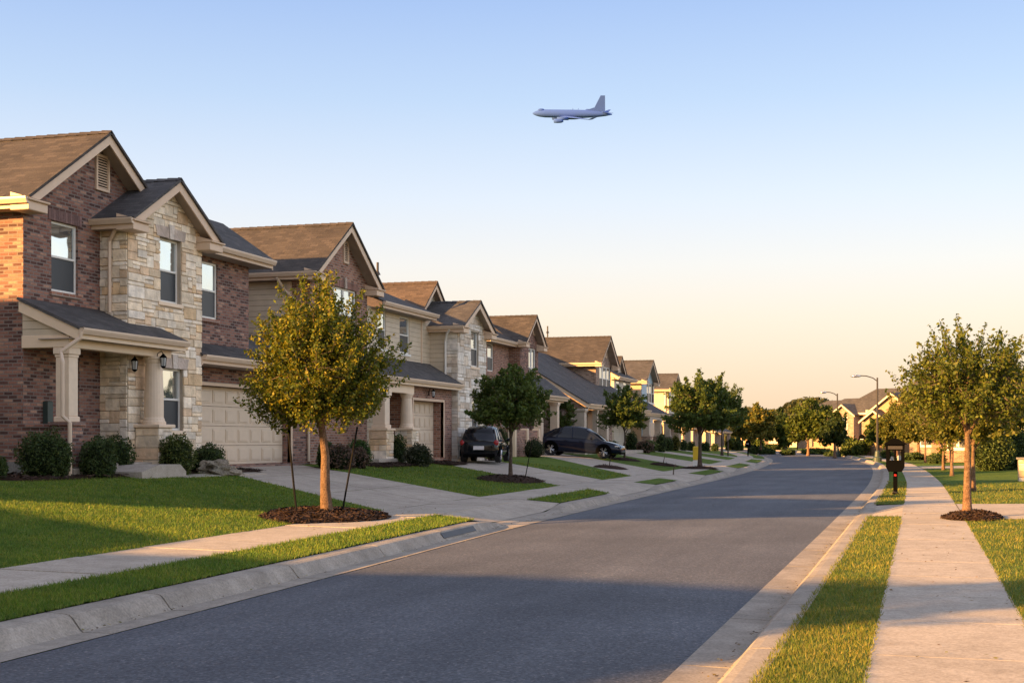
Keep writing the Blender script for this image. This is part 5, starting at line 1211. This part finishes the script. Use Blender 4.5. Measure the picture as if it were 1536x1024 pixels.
sh(801, 684, 34, 30, 'olive shrub at end of low brick wall', X=-16.9, n=2000, seed=16, pal=[(.05, .055, .025), (.075, .075, .035)], rough=.25)
for i, (px, py, w, h, X, lb, pl) in enumerate(((947, 690, 20, 30, -19.2, 'dark shrub right of navy car', DEEP), (915, 680, 22, 18, -18.5, 'low shrub behind navy car nose', DEEP), (967, 681, 26, 18, -17.6, 'reddish low shrub at fifth house', PUR), (975, 676, 24, 18, -18.3, 'green shrub left of fifth house garage column', GREEN), (992, 676, 16, 28, -18.2, 'dark shrub below blue house column', DEEP), (1003, 676, 14, 20, -19, 'dark shrub right of blue house', DEEP), (1013, 675, 14, 24, -19.5, 'yellow-green shrub at sixth house', AMBER), (1025, 674, 12, 16, -20, 'small dark shrub at sixth house', DEEP), (1036, 673, 14, 14, -20, 'round dark shrub behind yellow marker', DEEP), (1058, 672, 14, 14, -21, 'dark shrub between the large dark trees', DEEP), (1072, 671, 12, 12, -22, 'small dark shrub at end of left row', DEEP))):
    sh(px, py, w, h, lb, X=X, n=900, seed=20+i, pal=pl, ls=.06)
# ---------------------------------------------------------------- trees on the left
p = onG(766, 720); mulch((p.x, p.y), .95, 'dark mulch ring around second left tree', seed=7, chips=500, sq=2.0)
tree(p, 3.35, 1.18, 1.35, 'dark green street tree standing before the stone bay and black hatchback', pal=MID, ntw=200, per=90, ls=.05, tr=.075, seed=8, cz=.45, up=.35, group='street trees on the left', bark='barkdark', twl=.26, spread=.07, inner=.35)
a = p+Vector((.42, .1, 0)); mb = MB(); mb.tube([a, a+Vector((.12, 0, .6)), a+Vector((.24, 0, 1.2))], .014, 6); tag(mb.build('tree_stake', M['stake'], uv=False), 'thin leaning stake right of second left tree', 'stake')
p = onG(937, 690); tree(p, 3.75, 1.22, 1.3, 'dark compact street tree beside navy car nose', pal=MID, ntw=150, per=80, ls=.06, tr=.06, seed=9, cz=.45, up=.3, group='street trees on the left', bark='barkdark', twl=.26, spread=.07, inner=.35)
mulch((p.x, p.y), .8, 'dark mulch patch under tree beside navy car', seed=8, chips=60, sq=1.5)
p = onG(1050, 703); tree(p, 4.45, 1.5, 1.4, 'large dark spreading street tree beside yellow marker', pal=MID, ntw=240, per=85, ls=.07, tr=.12, seed=10, cz=.45, up=.4, group='street trees on the left', bark='barkdark', twl=.28, spread=.07, inner=.35)
mulch((p.x, p.y), .9, 'mulch ring at foot of large dark tree', seed=9, chips=60, sq=1.4)
p = onG(1083, 683); tree(p, 5.6, 2.0, 1.7, 'second large dark tree at the left bend of the road', pal=MID, ntw=220, per=80, ls=.085, tr=.11, seed=12, cz=.45, up=.5, group='street trees on the left', bark='barkdark', twl=.3, spread=.07, inner=.35)
p = onX(842, 680, -18.7); p.z = gz(p.x, p.y); tree(p, 3.2, .75, 1.1, 'small dark tree behind navy car roof', pal=MID, ntw=90, per=60, ls=.06, tr=.05, seed=13, cz=.45, up=.3, group='street trees on the left', bark='barkdark')
# ---------------------------------------------------------------- trees on the right
p = onG(1451, 778)
mulch((p.x+.12, p.y), .52, 'reddish mulch patch around right street tree trunk', seed=11, chips=1500, sq=1.9)
tree(p, 3.35, 1.14, 1.45, 'tall thin-trunked green tree at right edge beside the sidewalk', pal=[(.08, .11, .014), (.12, .14, .018), (.16, .16, .022), (.055, .08, .012)], ntw=330, per=56, ls=.035, tr=.09, seed=21, cz=.42, up=.75, inner=.25, lb=.72, spread=.06, group='street trees on the right', twl=.34)
RP = [(.09, .105, .016), (.14, .14, .022), (.19, .165, .028), (.065, .085, .014)]
for i, (px, py, H, R, lb) in enumerate(((1460, 737, 3.5, 1.1, 'second right tree directly behind the nearest right trunk'), (1428, 714, 4.0, 1.35, 'third right tree with leafy crown over the sidewalk lawn'), (1415, 705, 4.4, 1.55, 'fourth right tree farther along the sidewalk'), (1388, 694, 5.0, 2.0, 'broad tree farther back right of black mailbox'), (1492, 706, 4.6, 1.7, 'tree over the hedge at right edge'), (1526, 702, 5.2, 2.0, 'dense tree at far right edge of view behind hedge'))):
    p = onG(px, py); tree(p, H, R, H*.27, lb, pal=RP, ntw=190, per=75, ls=.055+.006*i, tr=.075, seed=22+i, cz=.4, up=.35, inner=.2, group='street trees on the right', twl=.2)
# hedges, stone wall, columns at right
t = thing('hedge', 'tall rounded hedge at right edge beyond the lawn', 'hedge', onG(1500, 706)); p = t.location.copy()
V = []; Cc = []; rs = np.random.RandomState(4)
for k, (px, w, h) in enumerate(((1488, 1.15, 1.9), (1507, 1.2, 2.05), (1524, 1.1, 1.85))):
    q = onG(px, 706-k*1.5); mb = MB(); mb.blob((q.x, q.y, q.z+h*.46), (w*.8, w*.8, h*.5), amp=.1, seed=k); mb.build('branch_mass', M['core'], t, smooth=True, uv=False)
    v = rs.normal(0, 1, (5000, 3)); v /= np.linalg.norm(v, axis=1, keepdims=True); v *= (1-.12*np.abs(rs.normal(0, 1, (5000, 1)))); V.append(v*np.array([w*.92, w*.92, h*.56])+np.array([q.x, q.y, q.z+h*.48]))
V = np.concatenate(V); npmesh('foliage', leaves(V, None, .05, rs, .01), 4, M['leafd'], t, leaf_cols(len(V), [(.045, .075, .015), (.07, .10, .02), (.09, .11, .025)], rs), t.location)
a = onG(1528, 722); t = thing('stone_wall', 'low pale stacked stone wall at right edge', 'wall', a)
mb = MB(); mb.box(a.x, a.x+4, a.y, a.y+.4, a.z-.1, a.z+.75); mb.build('wall_core', M['mortar'], t)
ashlar(t, 'y', a.y, a.x, a.x+4, a.z, a.z+.75, seed=30, cell=.07); mb = MB(); mb.bbox(a.x-.05, a.x+4, a.y-.06, a.y+.45, a.z+.75, a.z+.82, .01); mb.build('coping', M['found'], t)
# ---------------------------------------------------------------- houses across the bend (local coordinates, +y is the back)
def far_house(px, py, Zc, rz, W, D, H, roofh, label, wall='brick_tan', roofm='roof_dark', gabs=(), wins=(), garage=None, s=1.0, hip=True):
    p = atD(px, py, Zc); zg = gz(p.x, p.y); p.z = zg
    t = bpy.data.objects.new('brick_house', None); COL.objects.link(t); t.location = (0, 0, 0); tag(t, label, 'house')
    w2 = W/2; mb = MB(); block(mb, -w2, w2, 0, D, -.5, H); mb.build('wall', M[wall], t)
    mb = MB(); e = .5; 
    hx = min(w2*.62, D*.5) if hip else 0
    A = [(-w2-e, -e, H), (w2+e, -e, H), (w2+e, D+e, H), (-w2-e, D+e, H)]; R0, R1 = (-w2+hx, D/2, H+roofh), (w2-hx, D/2, H+roofh)
    mb.slab([A[0], A[1], R1, R0], .08); mb.slab([A[2], A[3], R0, R1], .08); mb.slab([A[1], A[2], R1], .08); mb.slab([A[3], A[0], R0], .08); r = mb.build('roof', M[roofm], t)
    mb = MB(); mb.box(-w2-e, w2+e, -e-.03, -e, H-.25, H-.02); mb.box(-w2-e-.03, -w2-e, -e, D+e, H-.25, H-.02); mb.box(w2+e, w2+e+.03, -e, D+e, H-.25, H-.02); mb.build('fascia', M['trim_light'], r)
    for (gx, gw, gh, gd, wl) in gabs:      # front gables
        mb = MB(); x0, x1 = gx-gw/2, gx+gw/2; wface(mb, 'y', -gd, x0, x1, -.5, gh); mb.quad((x1, -gd, -.5), (x1, 0, -.5), (x1, 0, gh), (x1, -gd, gh)); mb.quad((x0, 0, -.5), (x0, -gd, -.5), (x0, -gd, gh), (x0, 0, gh)); rh = gw*.36
        mb.prism([(x0, gh), (x1, gh), (gx, gh+rh)], 'y', -gd, 1.5); mb.build('wall', M[wl], t)
        mb = MB(); o_ = .4; mb.slab([(x0-o_, D*.45, gh-o_*.72+.1), (x0-o_, -gd-.4, gh-o_*.72+.1), (gx, -gd-.4, gh+rh+.12), (gx, D*.45, gh+rh+.12)], .08); mb.slab([(x1+o_, -gd-.4, gh-o_*.72+.1), (x1+o_, D*.45, gh-o_*.72+.1), (gx, D*.45, gh+rh+.12), (gx, -gd-.4, gh+rh+.12)], .08); r2 = mb.build('roof', M[roofm], t)
        mb = MB(); b = .16
        mb.prism([(x0-o_, gh-o_*.72), (gx, gh+rh+.02), (gx, gh+rh-b), (x0-o_, gh-o_*.72-b)], 'y', -gd-.42, -gd-.36); mb.prism([(x1+o_, gh-o_*.72), (gx, gh+rh+.02), (gx, gh+rh-b), (x1+o_, gh-o_*.72-b)], 'y', -gd-.421, -gd-.361); mb.build('rake_board', M['trim_light'], r2)
    for (wx, wz, ww, wh, gd) in wins: window(t, 'y', -gd, [wx-ww/2, wx+ww/2, wz, wz+wh], n=2 if ww > 1.3 else 1, fw=.09, proud=.12, sill='trim_white')
    if garage: garage_door(t, 'y', -garage[2], [garage[0]-garage[1]/2, garage[0]+garage[1]/2, 0, 2.3], rd=-.02, cols=8)
    t.location = p; t.rotation_euler = (0, 0, rz); return t
far_house(1306, 668, 160, radians(-32), 9.5, 8, 4.7, 3.0, 'sunlit two-storey brick house with small cream-trimmed gable behind street lamp', 'brick_tan', 'roof_dark', gabs=((-3.0, 3.0, 4.6, 1.3, 'brick_tan'),), wins=((-3.0, 2.6, 1.3, 1.6, 1.3), (.3, 3.0, 1.2, 1.3, 0), (3, 3.0, 1.2, 1.3, 0), (-3.0, .6, 1.3, 1.5, 1.3)), garage=(2.4, 4.2, .0))
far_house(1382, 672, 125, radians(-28), 10, 8, 4.3, 3.2, 'cream gabled house half hidden by trees right of street lamp', 'stucco_gold', 'roof_dark', gabs=((-2.4, 4.2, 4.3, 1.0, 'stucco_gold'), (-3.6, 2.2, 3.4, 2.2, 'stucco_gold')), wins=((-1.6, 2.8, 1.2, 1.2, 1.0), (2.8, .8, 1.4, 1.5, .0)), garage=(2.6, 3.4, .0))
far_house(1252, 666, 190, radians(-38), 8.5, 8, 5.0, 2.4, 'distant hip-roofed house with lit cream wall left of gabled house', 'stucco_gold', 'roof_dark', wins=((1.0, 3.0, 1.6, 1.5, 0), (-2.5, 3.1, 1.4, 1.5, 0), (1, .6, 1.6, 1.6, 0)))
far_house(1224, 665, 215, radians(-45), 9, 8, 5.4, 2.4, 'farther dark-roofed house behind bright round tree', 'brick_tan', 'roof_dark', wins=((1.0, 3.0, 1.6, 1.5, 0),))
far_house(1178, 664, 250, radians(-50), 9, 9, 4.4, 2.2, 'small distant house with pale end wall seen between round trees', 'siding', 'roof', gabs=((-2, 4, 4.0, 1, 'siding2'),), wins=((3, 2.6, 1.3, 1.2, 0),))
far_house(1505, 690, 84, radians(-25), 9, 9, 2.9, 2.2, 'warm brick house behind hedge and trees at right edge', 'brick_red', 'roof', gabs=((-2.5, 3.6, 2.9, 1.0, 'brick_red'),), wins=((-2.5, .8, 1.4, 1.4, 1.0),), garage=(2.4, 2.8, .0))
far_house(1446, 684, 118, radians(-28), 10, 9, 3.0, 2.6, 'brick house with pale door glimpsed under the right trees', 'brick_red', 'roof_dark', gabs=((-3.0, 3.4, 3.0, 1.0, 'brick_tan'),), wins=((-3.0, .8, 1.3, 1.4, 1.0), (.5, .8, 1.2, 1.4, 0)), garage=(3.2, 3.0, .0))
far_house(1122, 662, 320, radians(-60), 12, 9, 2.6, 1.8, 'tan house far down the road behind mailbox', 'stucco_gold', 'roof', wins=((-3, .9, 1.5, 1.4, 0),))
# far trees
FT = [(1141, 669, 50, 64, 150, 'amber tree with broad crown beside far road', AMBER), (1212, 673, 72, 76, 135, 'large bright green round tree in front of distant houses', [(.07, .10, .015), (.11, .14, .02), (.14, .15, .02), (.05, .08, .012)]),
      (1252, 676, 40, 62, 118, 'dark tree under the farther street lamp', DEEP), (1178, 669, 26, 36, 150, 'small olive tree left of bright round tree', GREEN), (1167, 666, 34, 52, 200, 'dark tree behind small olive tree', DEEP),
      (1345, 682, 60, 76, 112, 'amber-green tree behind the black mailbox', RP), (1378, 684, 66, 82, 100, 'broad amber-green tree right of black mailbox', RP), (1318, 678, 40, 52, 122, 'green tree behind street lamp pole', GREEN), (1114, 664, 30, 50, 220, 'yellow-green tree at the bend behind left mailbox', AMBER), (1420, 684, 60, 84, 96, 'leafy tree between right houses', RP)]
for i, (px, py, w, h, Zc, lb, pal) in enumerate(FT):
    p = atD(px, py, Zc); p.z = gz(p.x, p.y); hh = h*Zc/F; hh = (EYE-p.z)+hh*(1.0)-(py-HZ)*Zc/F if False else (py-(py-h)-0)*Zc/F; hh = EYE+(HZ-(py-h))*Zc/F-p.z
    tree(p, hh, w/2*Zc/F*1.02, hh*.14, lb, pal=pal, ntw=150, per=75, ls=.0011*Zc, tr=.16, seed=60+i, cz=.45, up=.15, inner=.15, group='trees beyond the bend', bark='bark', twl=.12)
for i, (px, py, w, h, Zc, lb) in enumerate(((1274, 672, 26, 28, 128, 'olive bushy shrub left of green utility box'), (1291, 672, 24, 24, 126, 'rounded olive shrub beside far mailbox'), (1098, 664, 20, 17, 210, 'trimmed green bush at far end of road'), (1108, 665, 12, 19, 200, 'dark upright bush at far end of road'), (1182, 672, 20, 9, 140, 'low dark hedge beneath round tree'), (1130, 668, 14, 14, 150, 'dark low bush at amber tree foot'), (1255, 673, 34, 8, 132, 'low dark hedge under distant lit house'), (1150, 668, 24, 8, 150, 'low dark bush row right of amber tree'), (1405, 698, 26, 16, 80, 'dark low hedge left of right tree trunks'), (1225, 671, 44, 9, 150, 'long low hedge behind the bright round tree'), (1160, 666, 40, 9, 200, 'dark long hedge in front of pale distant house'), (1135, 664, 24, 12, 260, 'green clump where the road disappears'), (1330, 688, 20, 12, 105, 'low dark bush behind the large black mailbox'), (1370, 692, 34, 11, 95, 'low dark hedge row right of black mailbox'))):
    p = atD(px, py, Zc); p.z = gz(p.x, p.y); r = w/2*Zc/F; shrub((p.x, p.y, p.z), (r, r, h*Zc/F*.56), lb, n=1400, seed=90+i, ls=.0009*Zc, pal=DEEP if 'dark' in lb else GREEN, group='bushes beyond the bend')
# far wood on the skyline
rs = np.random.RandomState(8); C = []
for k in range(80):
    px = 1085+k*5.6+rs.uniform(-3, 3); Zc = rs.uniform(330, 420)
    top = 622+4*sin(px*.06)-(max(0, 1-abs(px-1230)/140))*16*(1 if px > 1150 else .4)-(8 if 1185 < px < 1215 else 0)-rs.uniform(0, 6)
    b = atD(px, top, Zc); r = rs.uniform(3.0, 5.5); n = 700
    v = rs.normal(0, 1, (n, 3)); v /= np.linalg.norm(v, axis=1, keepdims=True); v *= rs.uniform(.6, 1, (n, 1))**.5; q = v*np.array([r, r, r*.8])+np.array([b.x, b.y, b.z-r*.8]); C.append(q)
    n2 = 500; q = np.stack([b.x+rs.normal(0, r*.8, n2), b.y+rs.normal(0, r*.8, n2), rs.uniform(.5, max(2, b.z-r), n2)], axis=1); C.append(q)
C = np.concatenate(C); o = npmesh('distant_wood', leaves(C, None, .62, rs, .1), 4, M['leaf'], None, leaf_cols(len(C), [(.06, .075, .03), (.09, .09, .035), (.045, .06, .03), (.12, .105, .04)], rs)); tag(kind(o, 'stuff'), 'line of distant treetops on the skyline beyond the houses', 'trees')
# ---------------------------------------------------------------- aircraft
PP = atD(859, 171, 640); pl = thing('airplane', 'grey twin-engined jet flying left, tinted blue for haze, high in the sky', 'airplane', PP, 0)
def PBd(mb, nm, sm=True, par=None):
    o = mb.build(nm, M['plane'], None, smooth=sm, uv=False); o.parent = par or pl; return o
Ls = 38.0
mb = MB(); mb.lathe([(.05, Ls*.51), (.5, Ls*.497), (1.1, Ls*.465), (1.55, Ls*.42), (1.9, Ls*.35), (1.95, 0), (1.9, -Ls*.15), (1.5, -Ls*.3), (.9, -Ls*.42), (.25, -Ls*.5)], (0, 0, 0), 20, axis='x')
mb.blob((Ls*.40, 0, 1.75), (1.6, .9, .6), 12, 8, amp=0); mb.blob((1, 0, -1.6), (6.5, 1.6, 1.1), 14, 8, amp=0); PBd(mb, 'fuselage')
def wing(s, x0, c0, x1, c1, sp, z0, z1, th, nm, tip=None):
    mb = MB(); r = [(x0, 0, z0), (x0-c0, 0, z0)]; q = [(x1, s*sp, z1), (x1-c1, s*sp, z1)]
    P = []
    for (a, b), t_ in ((r, th), (q, th*.45)):
        a, b = Vector(a), Vector(b); m = a.lerp(b, .4); P.append([a, m+Vector((0, 0, t_)), b, m-Vector((0, 0, t_))])
    n = 4; mb.add([p for q_ in P for p in q_], [(0, 1, 5, 4), (1, 2, 6, 5), (2, 3, 7, 6), (3, 0, 4, 7), (4, 5, 6, 7), (3, 2, 1, 0)])
    if tip: mb.slab([(x1, s*sp, z1), (x1-c1, s*sp, z1), (x1-c1-2.2, s*(sp+.8), z1+tip), (x1-1.4-c1*.5, s*(sp+.8), z1+tip)], .12)
    return PBd(mb, nm, False)
for s in (-1, 1):
    wing(s, 8.5, 8.0, -6.0, 1.9, 14.5, -1.2, -.7, .45, 'wing', tip=1.2)
    wing(s, -Ls*.36, 3.4, -Ls*.36-4.2, 1.3, 6.3, .9, 1.4, .2, 'tailplane')
    mb = MB(); mb.lathe([(.55, 3.0), (.95, 2.8), (1.0, 1.2), (.9, -.6), (.5, -1.6)], (6.5, s*5.6, -2.7), 16, axis='x'); mb.box(2.4, 8.0, s*5.6-.12, s*5.6+.12, -2.3, -.9); PBd(mb, 'engine', True)
mb = MB(); mb.slab([(-Ls*.25, .0, 1.4), (-Ls*.41, .0, 1.2), (-Ls*.40, 0, 8.8), (-Ls*.345, 0, 8.8)][::-1], .3); mb.prism([(-Ls*.17, 1.8), (-Ls*.3, 1.4), (-Ls*.29, 3.4)], 'y', -.12, .12); PBd(mb, 'tail_fin', False)
mb = MB(); mb.tube([(0, 0, 1.9), (0, 0, 2.6)], .12, 6); mb.tube([(-2.5, 0, 1.9), (-2.7, 0, 2.6)], .12, 6); PBd(mb, 'antenna')
# nose to the photo's left: heading = -camera right, a little toward the viewer
from mathutils import Matrix
right = Vector((CA, SA, 0)); fwd = Vector((-SA, CA, 0)); up_ = Vector((0, 0, 1))
hd = (-right*cos(radians(3))-fwd*sin(radians(3))).normalized(); side = up_.cross(hd).normalized()
Rm = Matrix((hd, side, up_)).transposed(); pl.rotation_euler = (Rm @ Matrix.Rotation(radians(-21), 3, 'X') @ Matrix.Rotation(radians(0), 3, 'Y')).to_euler()
# ---------------------------------------------------------------- grass blades
def dn(Y): return 5200 if Y < 7 else min(5200, 5200*(7.5/Y)**2.1)
grass('verge_grass', 'short clipped grass on the narrow right verge', condR_verge, -1.1, -.1, 4.5, 48, dn, .036, .0036, [(.10, .14, .016), (.14, .17, .024), (.20, .19, .035), (.25, .21, .06)], 31)
grass('lawn_grass', 'clipped lawn grass right of the sidewalk', condR_lawn, .7, 6.5, 8, 46, lambda Y: dn(Y)*.8, .036, .0036, [(.10, .14, .016), (.14, .17, .024), (.20, .19, .035), (.25, .21, .06)], 32)
grass('verge_grass', 'short grass on the left verge behind the kerb', condL_verge, -9.2, -6.9, 8, 37, lambda Y: dn(Y)*1.3, .04, .0036, GP, 33)
grass('lawn_grass', 'mown front lawn grass before nearest house', condL_lawn, -16.3, -9.2, 11.5, 31, lambda Y: dn(Y)*1.25, .036, .0036, GP, 34)
grass('lawn_grass', 'mown lawn grass between first two driveways', condL_lawn, -16.5, -9.6, 31, 52, lambda Y: dn(Y)*.9, .036, .0036, GP, 35)
rr = random.Random(77); V = []; Cc = []
def leaflet(X, Y, z, s):
    b = rr.uniform(0, 2*pi); dx = Vector((cos(b), sin(b), rr.uniform(-.3, .3)))*s; dy = Vector((-sin(b), cos(b), rr.uniform(-.5, .5)))*s*.5; o = Vector((X, Y, z+.012)); V.extend([o-dx, o-dy, o+dx, o+dy])
    g = rr.uniform(.5, 1.3); c = rr.choice([(.16, .09, .03), (.22, .15, .04), (.10, .06, .03), (.20, .18, .05)]); Cc.append((c[0]*g, c[1]*g, c[2]*g))
for k in range(420):
    Y = 5+rr.random()**1.5*34; leaflet(eR(Y)+abs(rr.gauss(.33, .05)), Y, .012, rr.uniform(.008, .022))
for k in range(240):
    Y = 9+rr.random()**1.3*30; leaflet(eL(Y)-.28-rr.gauss(0, .05), Y, .012, rr.uniform(.01, .025))
for k in range(160):
    Y = 6+rr.random()*30; X = eR(Y)+rr.uniform(1.35, 2.4); leaflet(X, Y, .162, rr.uniform(.01, .024))
for k in range(120):
    a_ = rr.uniform(0, 2*pi); r_ = rr.uniform(.9, 2.6); X, Y = -9.9+cos(a_)*r_, 21.6+sin(a_)*r_*1.5
    leaflet(X, Y, gz(X, Y)+.02, rr.uniform(.015, .03))
o = npmesh('fallen_leaves', V, 4, M['chips'], None, Cc); tag(kind(o, 'stuff'), 'dry fallen leaves and grit in the gutters and on the sidewalks', 'leaves')
# sealed cracks in the asphalt
mb = MB()
def crack(x0, y0, x1, y1, n, w, seed):
    r_ = random.Random(seed); pts = []
    for i in range(n+1):
        u = i/n; pts.append(Vector((x0+(x1-x0)*u+r_.gauss(0, .05), y0+(y1-y0)*u+r_.gauss(0, .08), 0)))
    def rz_(p):
        a, b = eL(p.y), eR(p.y); u = (p.x-a)/(b-a); return .05*4*u*(1-u)*.6
    for p, q in zip(pts, pts[1:]):
        t = (q-p).normalized(); nn = Vector((-t.y, t.x, 0))*w*r_.uniform(.5, 1.2)
        for v_ in (p, q): v_.z = rz_(v_)-.001
        mb.quad(*[Vector((v.x, v.y, v.z+.006)) for v in (p-nn, q-nn, q+nn, p+nn)])
crack(-6.5, 30, -1.9, 31.5, 26, .008, 3); crack(-4.7, 31, -4.9, 44, 40, .008, 4)
kind(mb.build('road_crack', M['dark_line'], uv=False), 'structure')
# vent pipes on the roofs
for h_, x_, y_, z_ in ((h2, -19.6, 47.0, 8.0), (h4, -24, 87.4, 9.0), (h1, -20.6, 25.2, 7.55)):
    mb = MB(); mb.tube([(x_, y_, z_-.4), (x_, y_, z_+.35)], .05, 8); mb.lathe([(.12, 0), (.06, .12)], (x_, y_, z_-.12), 8); mb.build('vent_pipe', M['iron'], h_)
# ---------------------------------------------------------------- invented houses and off-frame trees, placed to shade the street

def invented_house(x0, x1, y0, y1, H, rh, label, wy=None, wh=3.3):
    h = thing('brick_house', label, 'house', ((x0+x1)/2, (y0+y1)/2, .8)); mb = MB(); block(mb, x0, x1, y0, y1, .4, H, [[y0+1.2, y0+2.2, H-2.2, H-.7], [y1-2.2, y1-1.2, H-2.2, H-.7]])
    yc = (y0+y1)/2; mb.prism([(y0, H), (y1, H), (yc, H+rh-.15)], 'x', x0, x1); mb.build('wall', M['brick_dark'], h)
    roofX(h, x0-.4, x1+.4, yc, (y1-y0)/2+.4, H-.1, H+rh, 'roof', gn=True)
    for a in (y0+1.2, y1-2.2): window(h, 'x', x1, [a, a+1, H-2.2, H-.7], sill='brick_red')
    if wy:
        g = [y1+.8, wy-.8, .9, 3.0, .3]; mb = MB(); block(mb, x0, x1-.4, y1+.004, wy, .4, wh, [g]); mb.build('garage_wall', M['brick_dark'], h); garage_door(h, 'x', x1-.4, g, rd=.3)
        shed(h, x1+.2, (x0+x1)/2, y1, wy+.2, wh+.1, wh+.9, 'roof_dark')
    return h
invented_house(-29, -18, -10.4, 0, 5.2, 1.7, 'invented brick house with low garage wing, unseen, shading the foreground', wy=7.0)
invented_house(-27.5, -19.6, 11.9, 18.8, 5.5, 2.0, 'invented unseen brick house left of nearest house, shading its wall')
tree((-9.6, 2.5, .3), 4.2, 1.2, 1.5, 'young street tree on the left outside the view', pal=GREEN, ntw=140, per=60, ls=.06, tr=.08, seed=80, group='street trees on the left')
tree((-10.2, -7.5, .3), 5.0, 1.6, 1.7, 'broader street tree on the left outside the view', pal=GREEN, ntw=160, per=60, ls=.07, tr=.1, seed=81, group='street trees on the left')

# ---------------------------------------------------------------- sky, sun, camera
AZ = radians(SUNAZ); EL = radians(SUNEL)   # direction the light travels, from +X toward +Y
sd = bpy.data.lights.new('sun', 'SUN'); sd.energy = SUNE; sd.angle = radians(.8); sd.color = (1.0, .54, .18)
so = bpy.data.objects.new('sun', sd); COL.objects.link(so)
ldir = Vector((cos(AZ)*cos(EL), sin(AZ)*cos(EL), -sin(EL))); so.rotation_euler = ldir.to_track_quat('-Z', 'Y').to_euler()
w = bpy.data.worlds.new('World'); S.world = w; w.use_nodes = True; nt = w.node_tree; nt.nodes.clear()
out = nt.nodes.new('ShaderNodeOutputWorld'); bg = nt.nodes.new('ShaderNodeBackground'); L(nt, bg.outputs[0], out.inputs[0])
sky = nt.nodes.new('ShaderNodeTexSky'); sky.sky_type = 'NISHITA'; sky.sun_disc = False; sky.sun_elevation = EL
sv = -ldir; sky.sun_rotation = math.atan2(sv.x, sv.y); sky.dust_density = 2.5; sky.air_density = 1.2
tc = nt.nodes.new('ShaderNodeTexCoord'); sx = nt.nodes.new('ShaderNodeSeparateXYZ'); L(nt, tc.outputs['Generated'], sx.inputs[0])
# dusk gradient over elevation: peach at the horizon, pale in the middle, blue overhead
cr = ramp(nt, SKYSTOPS); L(nt, sx.outputs['Z'], cr.inputs[0])
sm = nt.nodes.new('ShaderNodeVectorMath'); sm.operation = 'SCALE'; sm.inputs['Scale'].default_value = .10; L(nt, sky.outputs[0], sm.inputs[0])
mx = mixc(nt, 'MIX', .88); L(nt, sm.outputs[0], mx.inputs[6]); L(nt, cr.outputs[0], mx.inputs[7])
mr = nt.nodes.new('ShaderNodeMapRange'); mr.inputs['From Min'].default_value = .15; mr.inputs['From Max'].default_value = .8; mr.inputs['To Min'].default_value = 1.0; mr.inputs['To Max'].default_value = 2.0  # added fill: unseen +X side of the sky brightened for the shaded facades
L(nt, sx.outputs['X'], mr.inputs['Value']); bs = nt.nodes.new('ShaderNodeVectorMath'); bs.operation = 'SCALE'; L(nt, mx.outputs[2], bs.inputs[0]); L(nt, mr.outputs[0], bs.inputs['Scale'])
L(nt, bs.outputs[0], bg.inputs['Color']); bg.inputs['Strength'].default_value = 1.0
cd = bpy.data.cameras.new('camera'); co = bpy.data.objects.new('camera', cd); COL.objects.link(co); S.camera = co
co.location = (0, 0, EYE); co.rotation_euler = (radians(90), 0, AL); cd.sensor_width = 36; cd.lens = F/1536*36; cd.shift_y = (HZ-512)/1536; cd.clip_end = 5000; cd.clip_start = .1
S.view_settings.view_transform = 'Standard'; S.view_settings.look = 'None'; S.view_settings.exposure = EXPO; S.view_settings.gamma = 1.0
S.cycles.max_bounces = 6; S.cycles.diffuse_bounces = 3; S.cycles.transmission_bounces = 3; S.cycles.transparent_max_bounces = 4
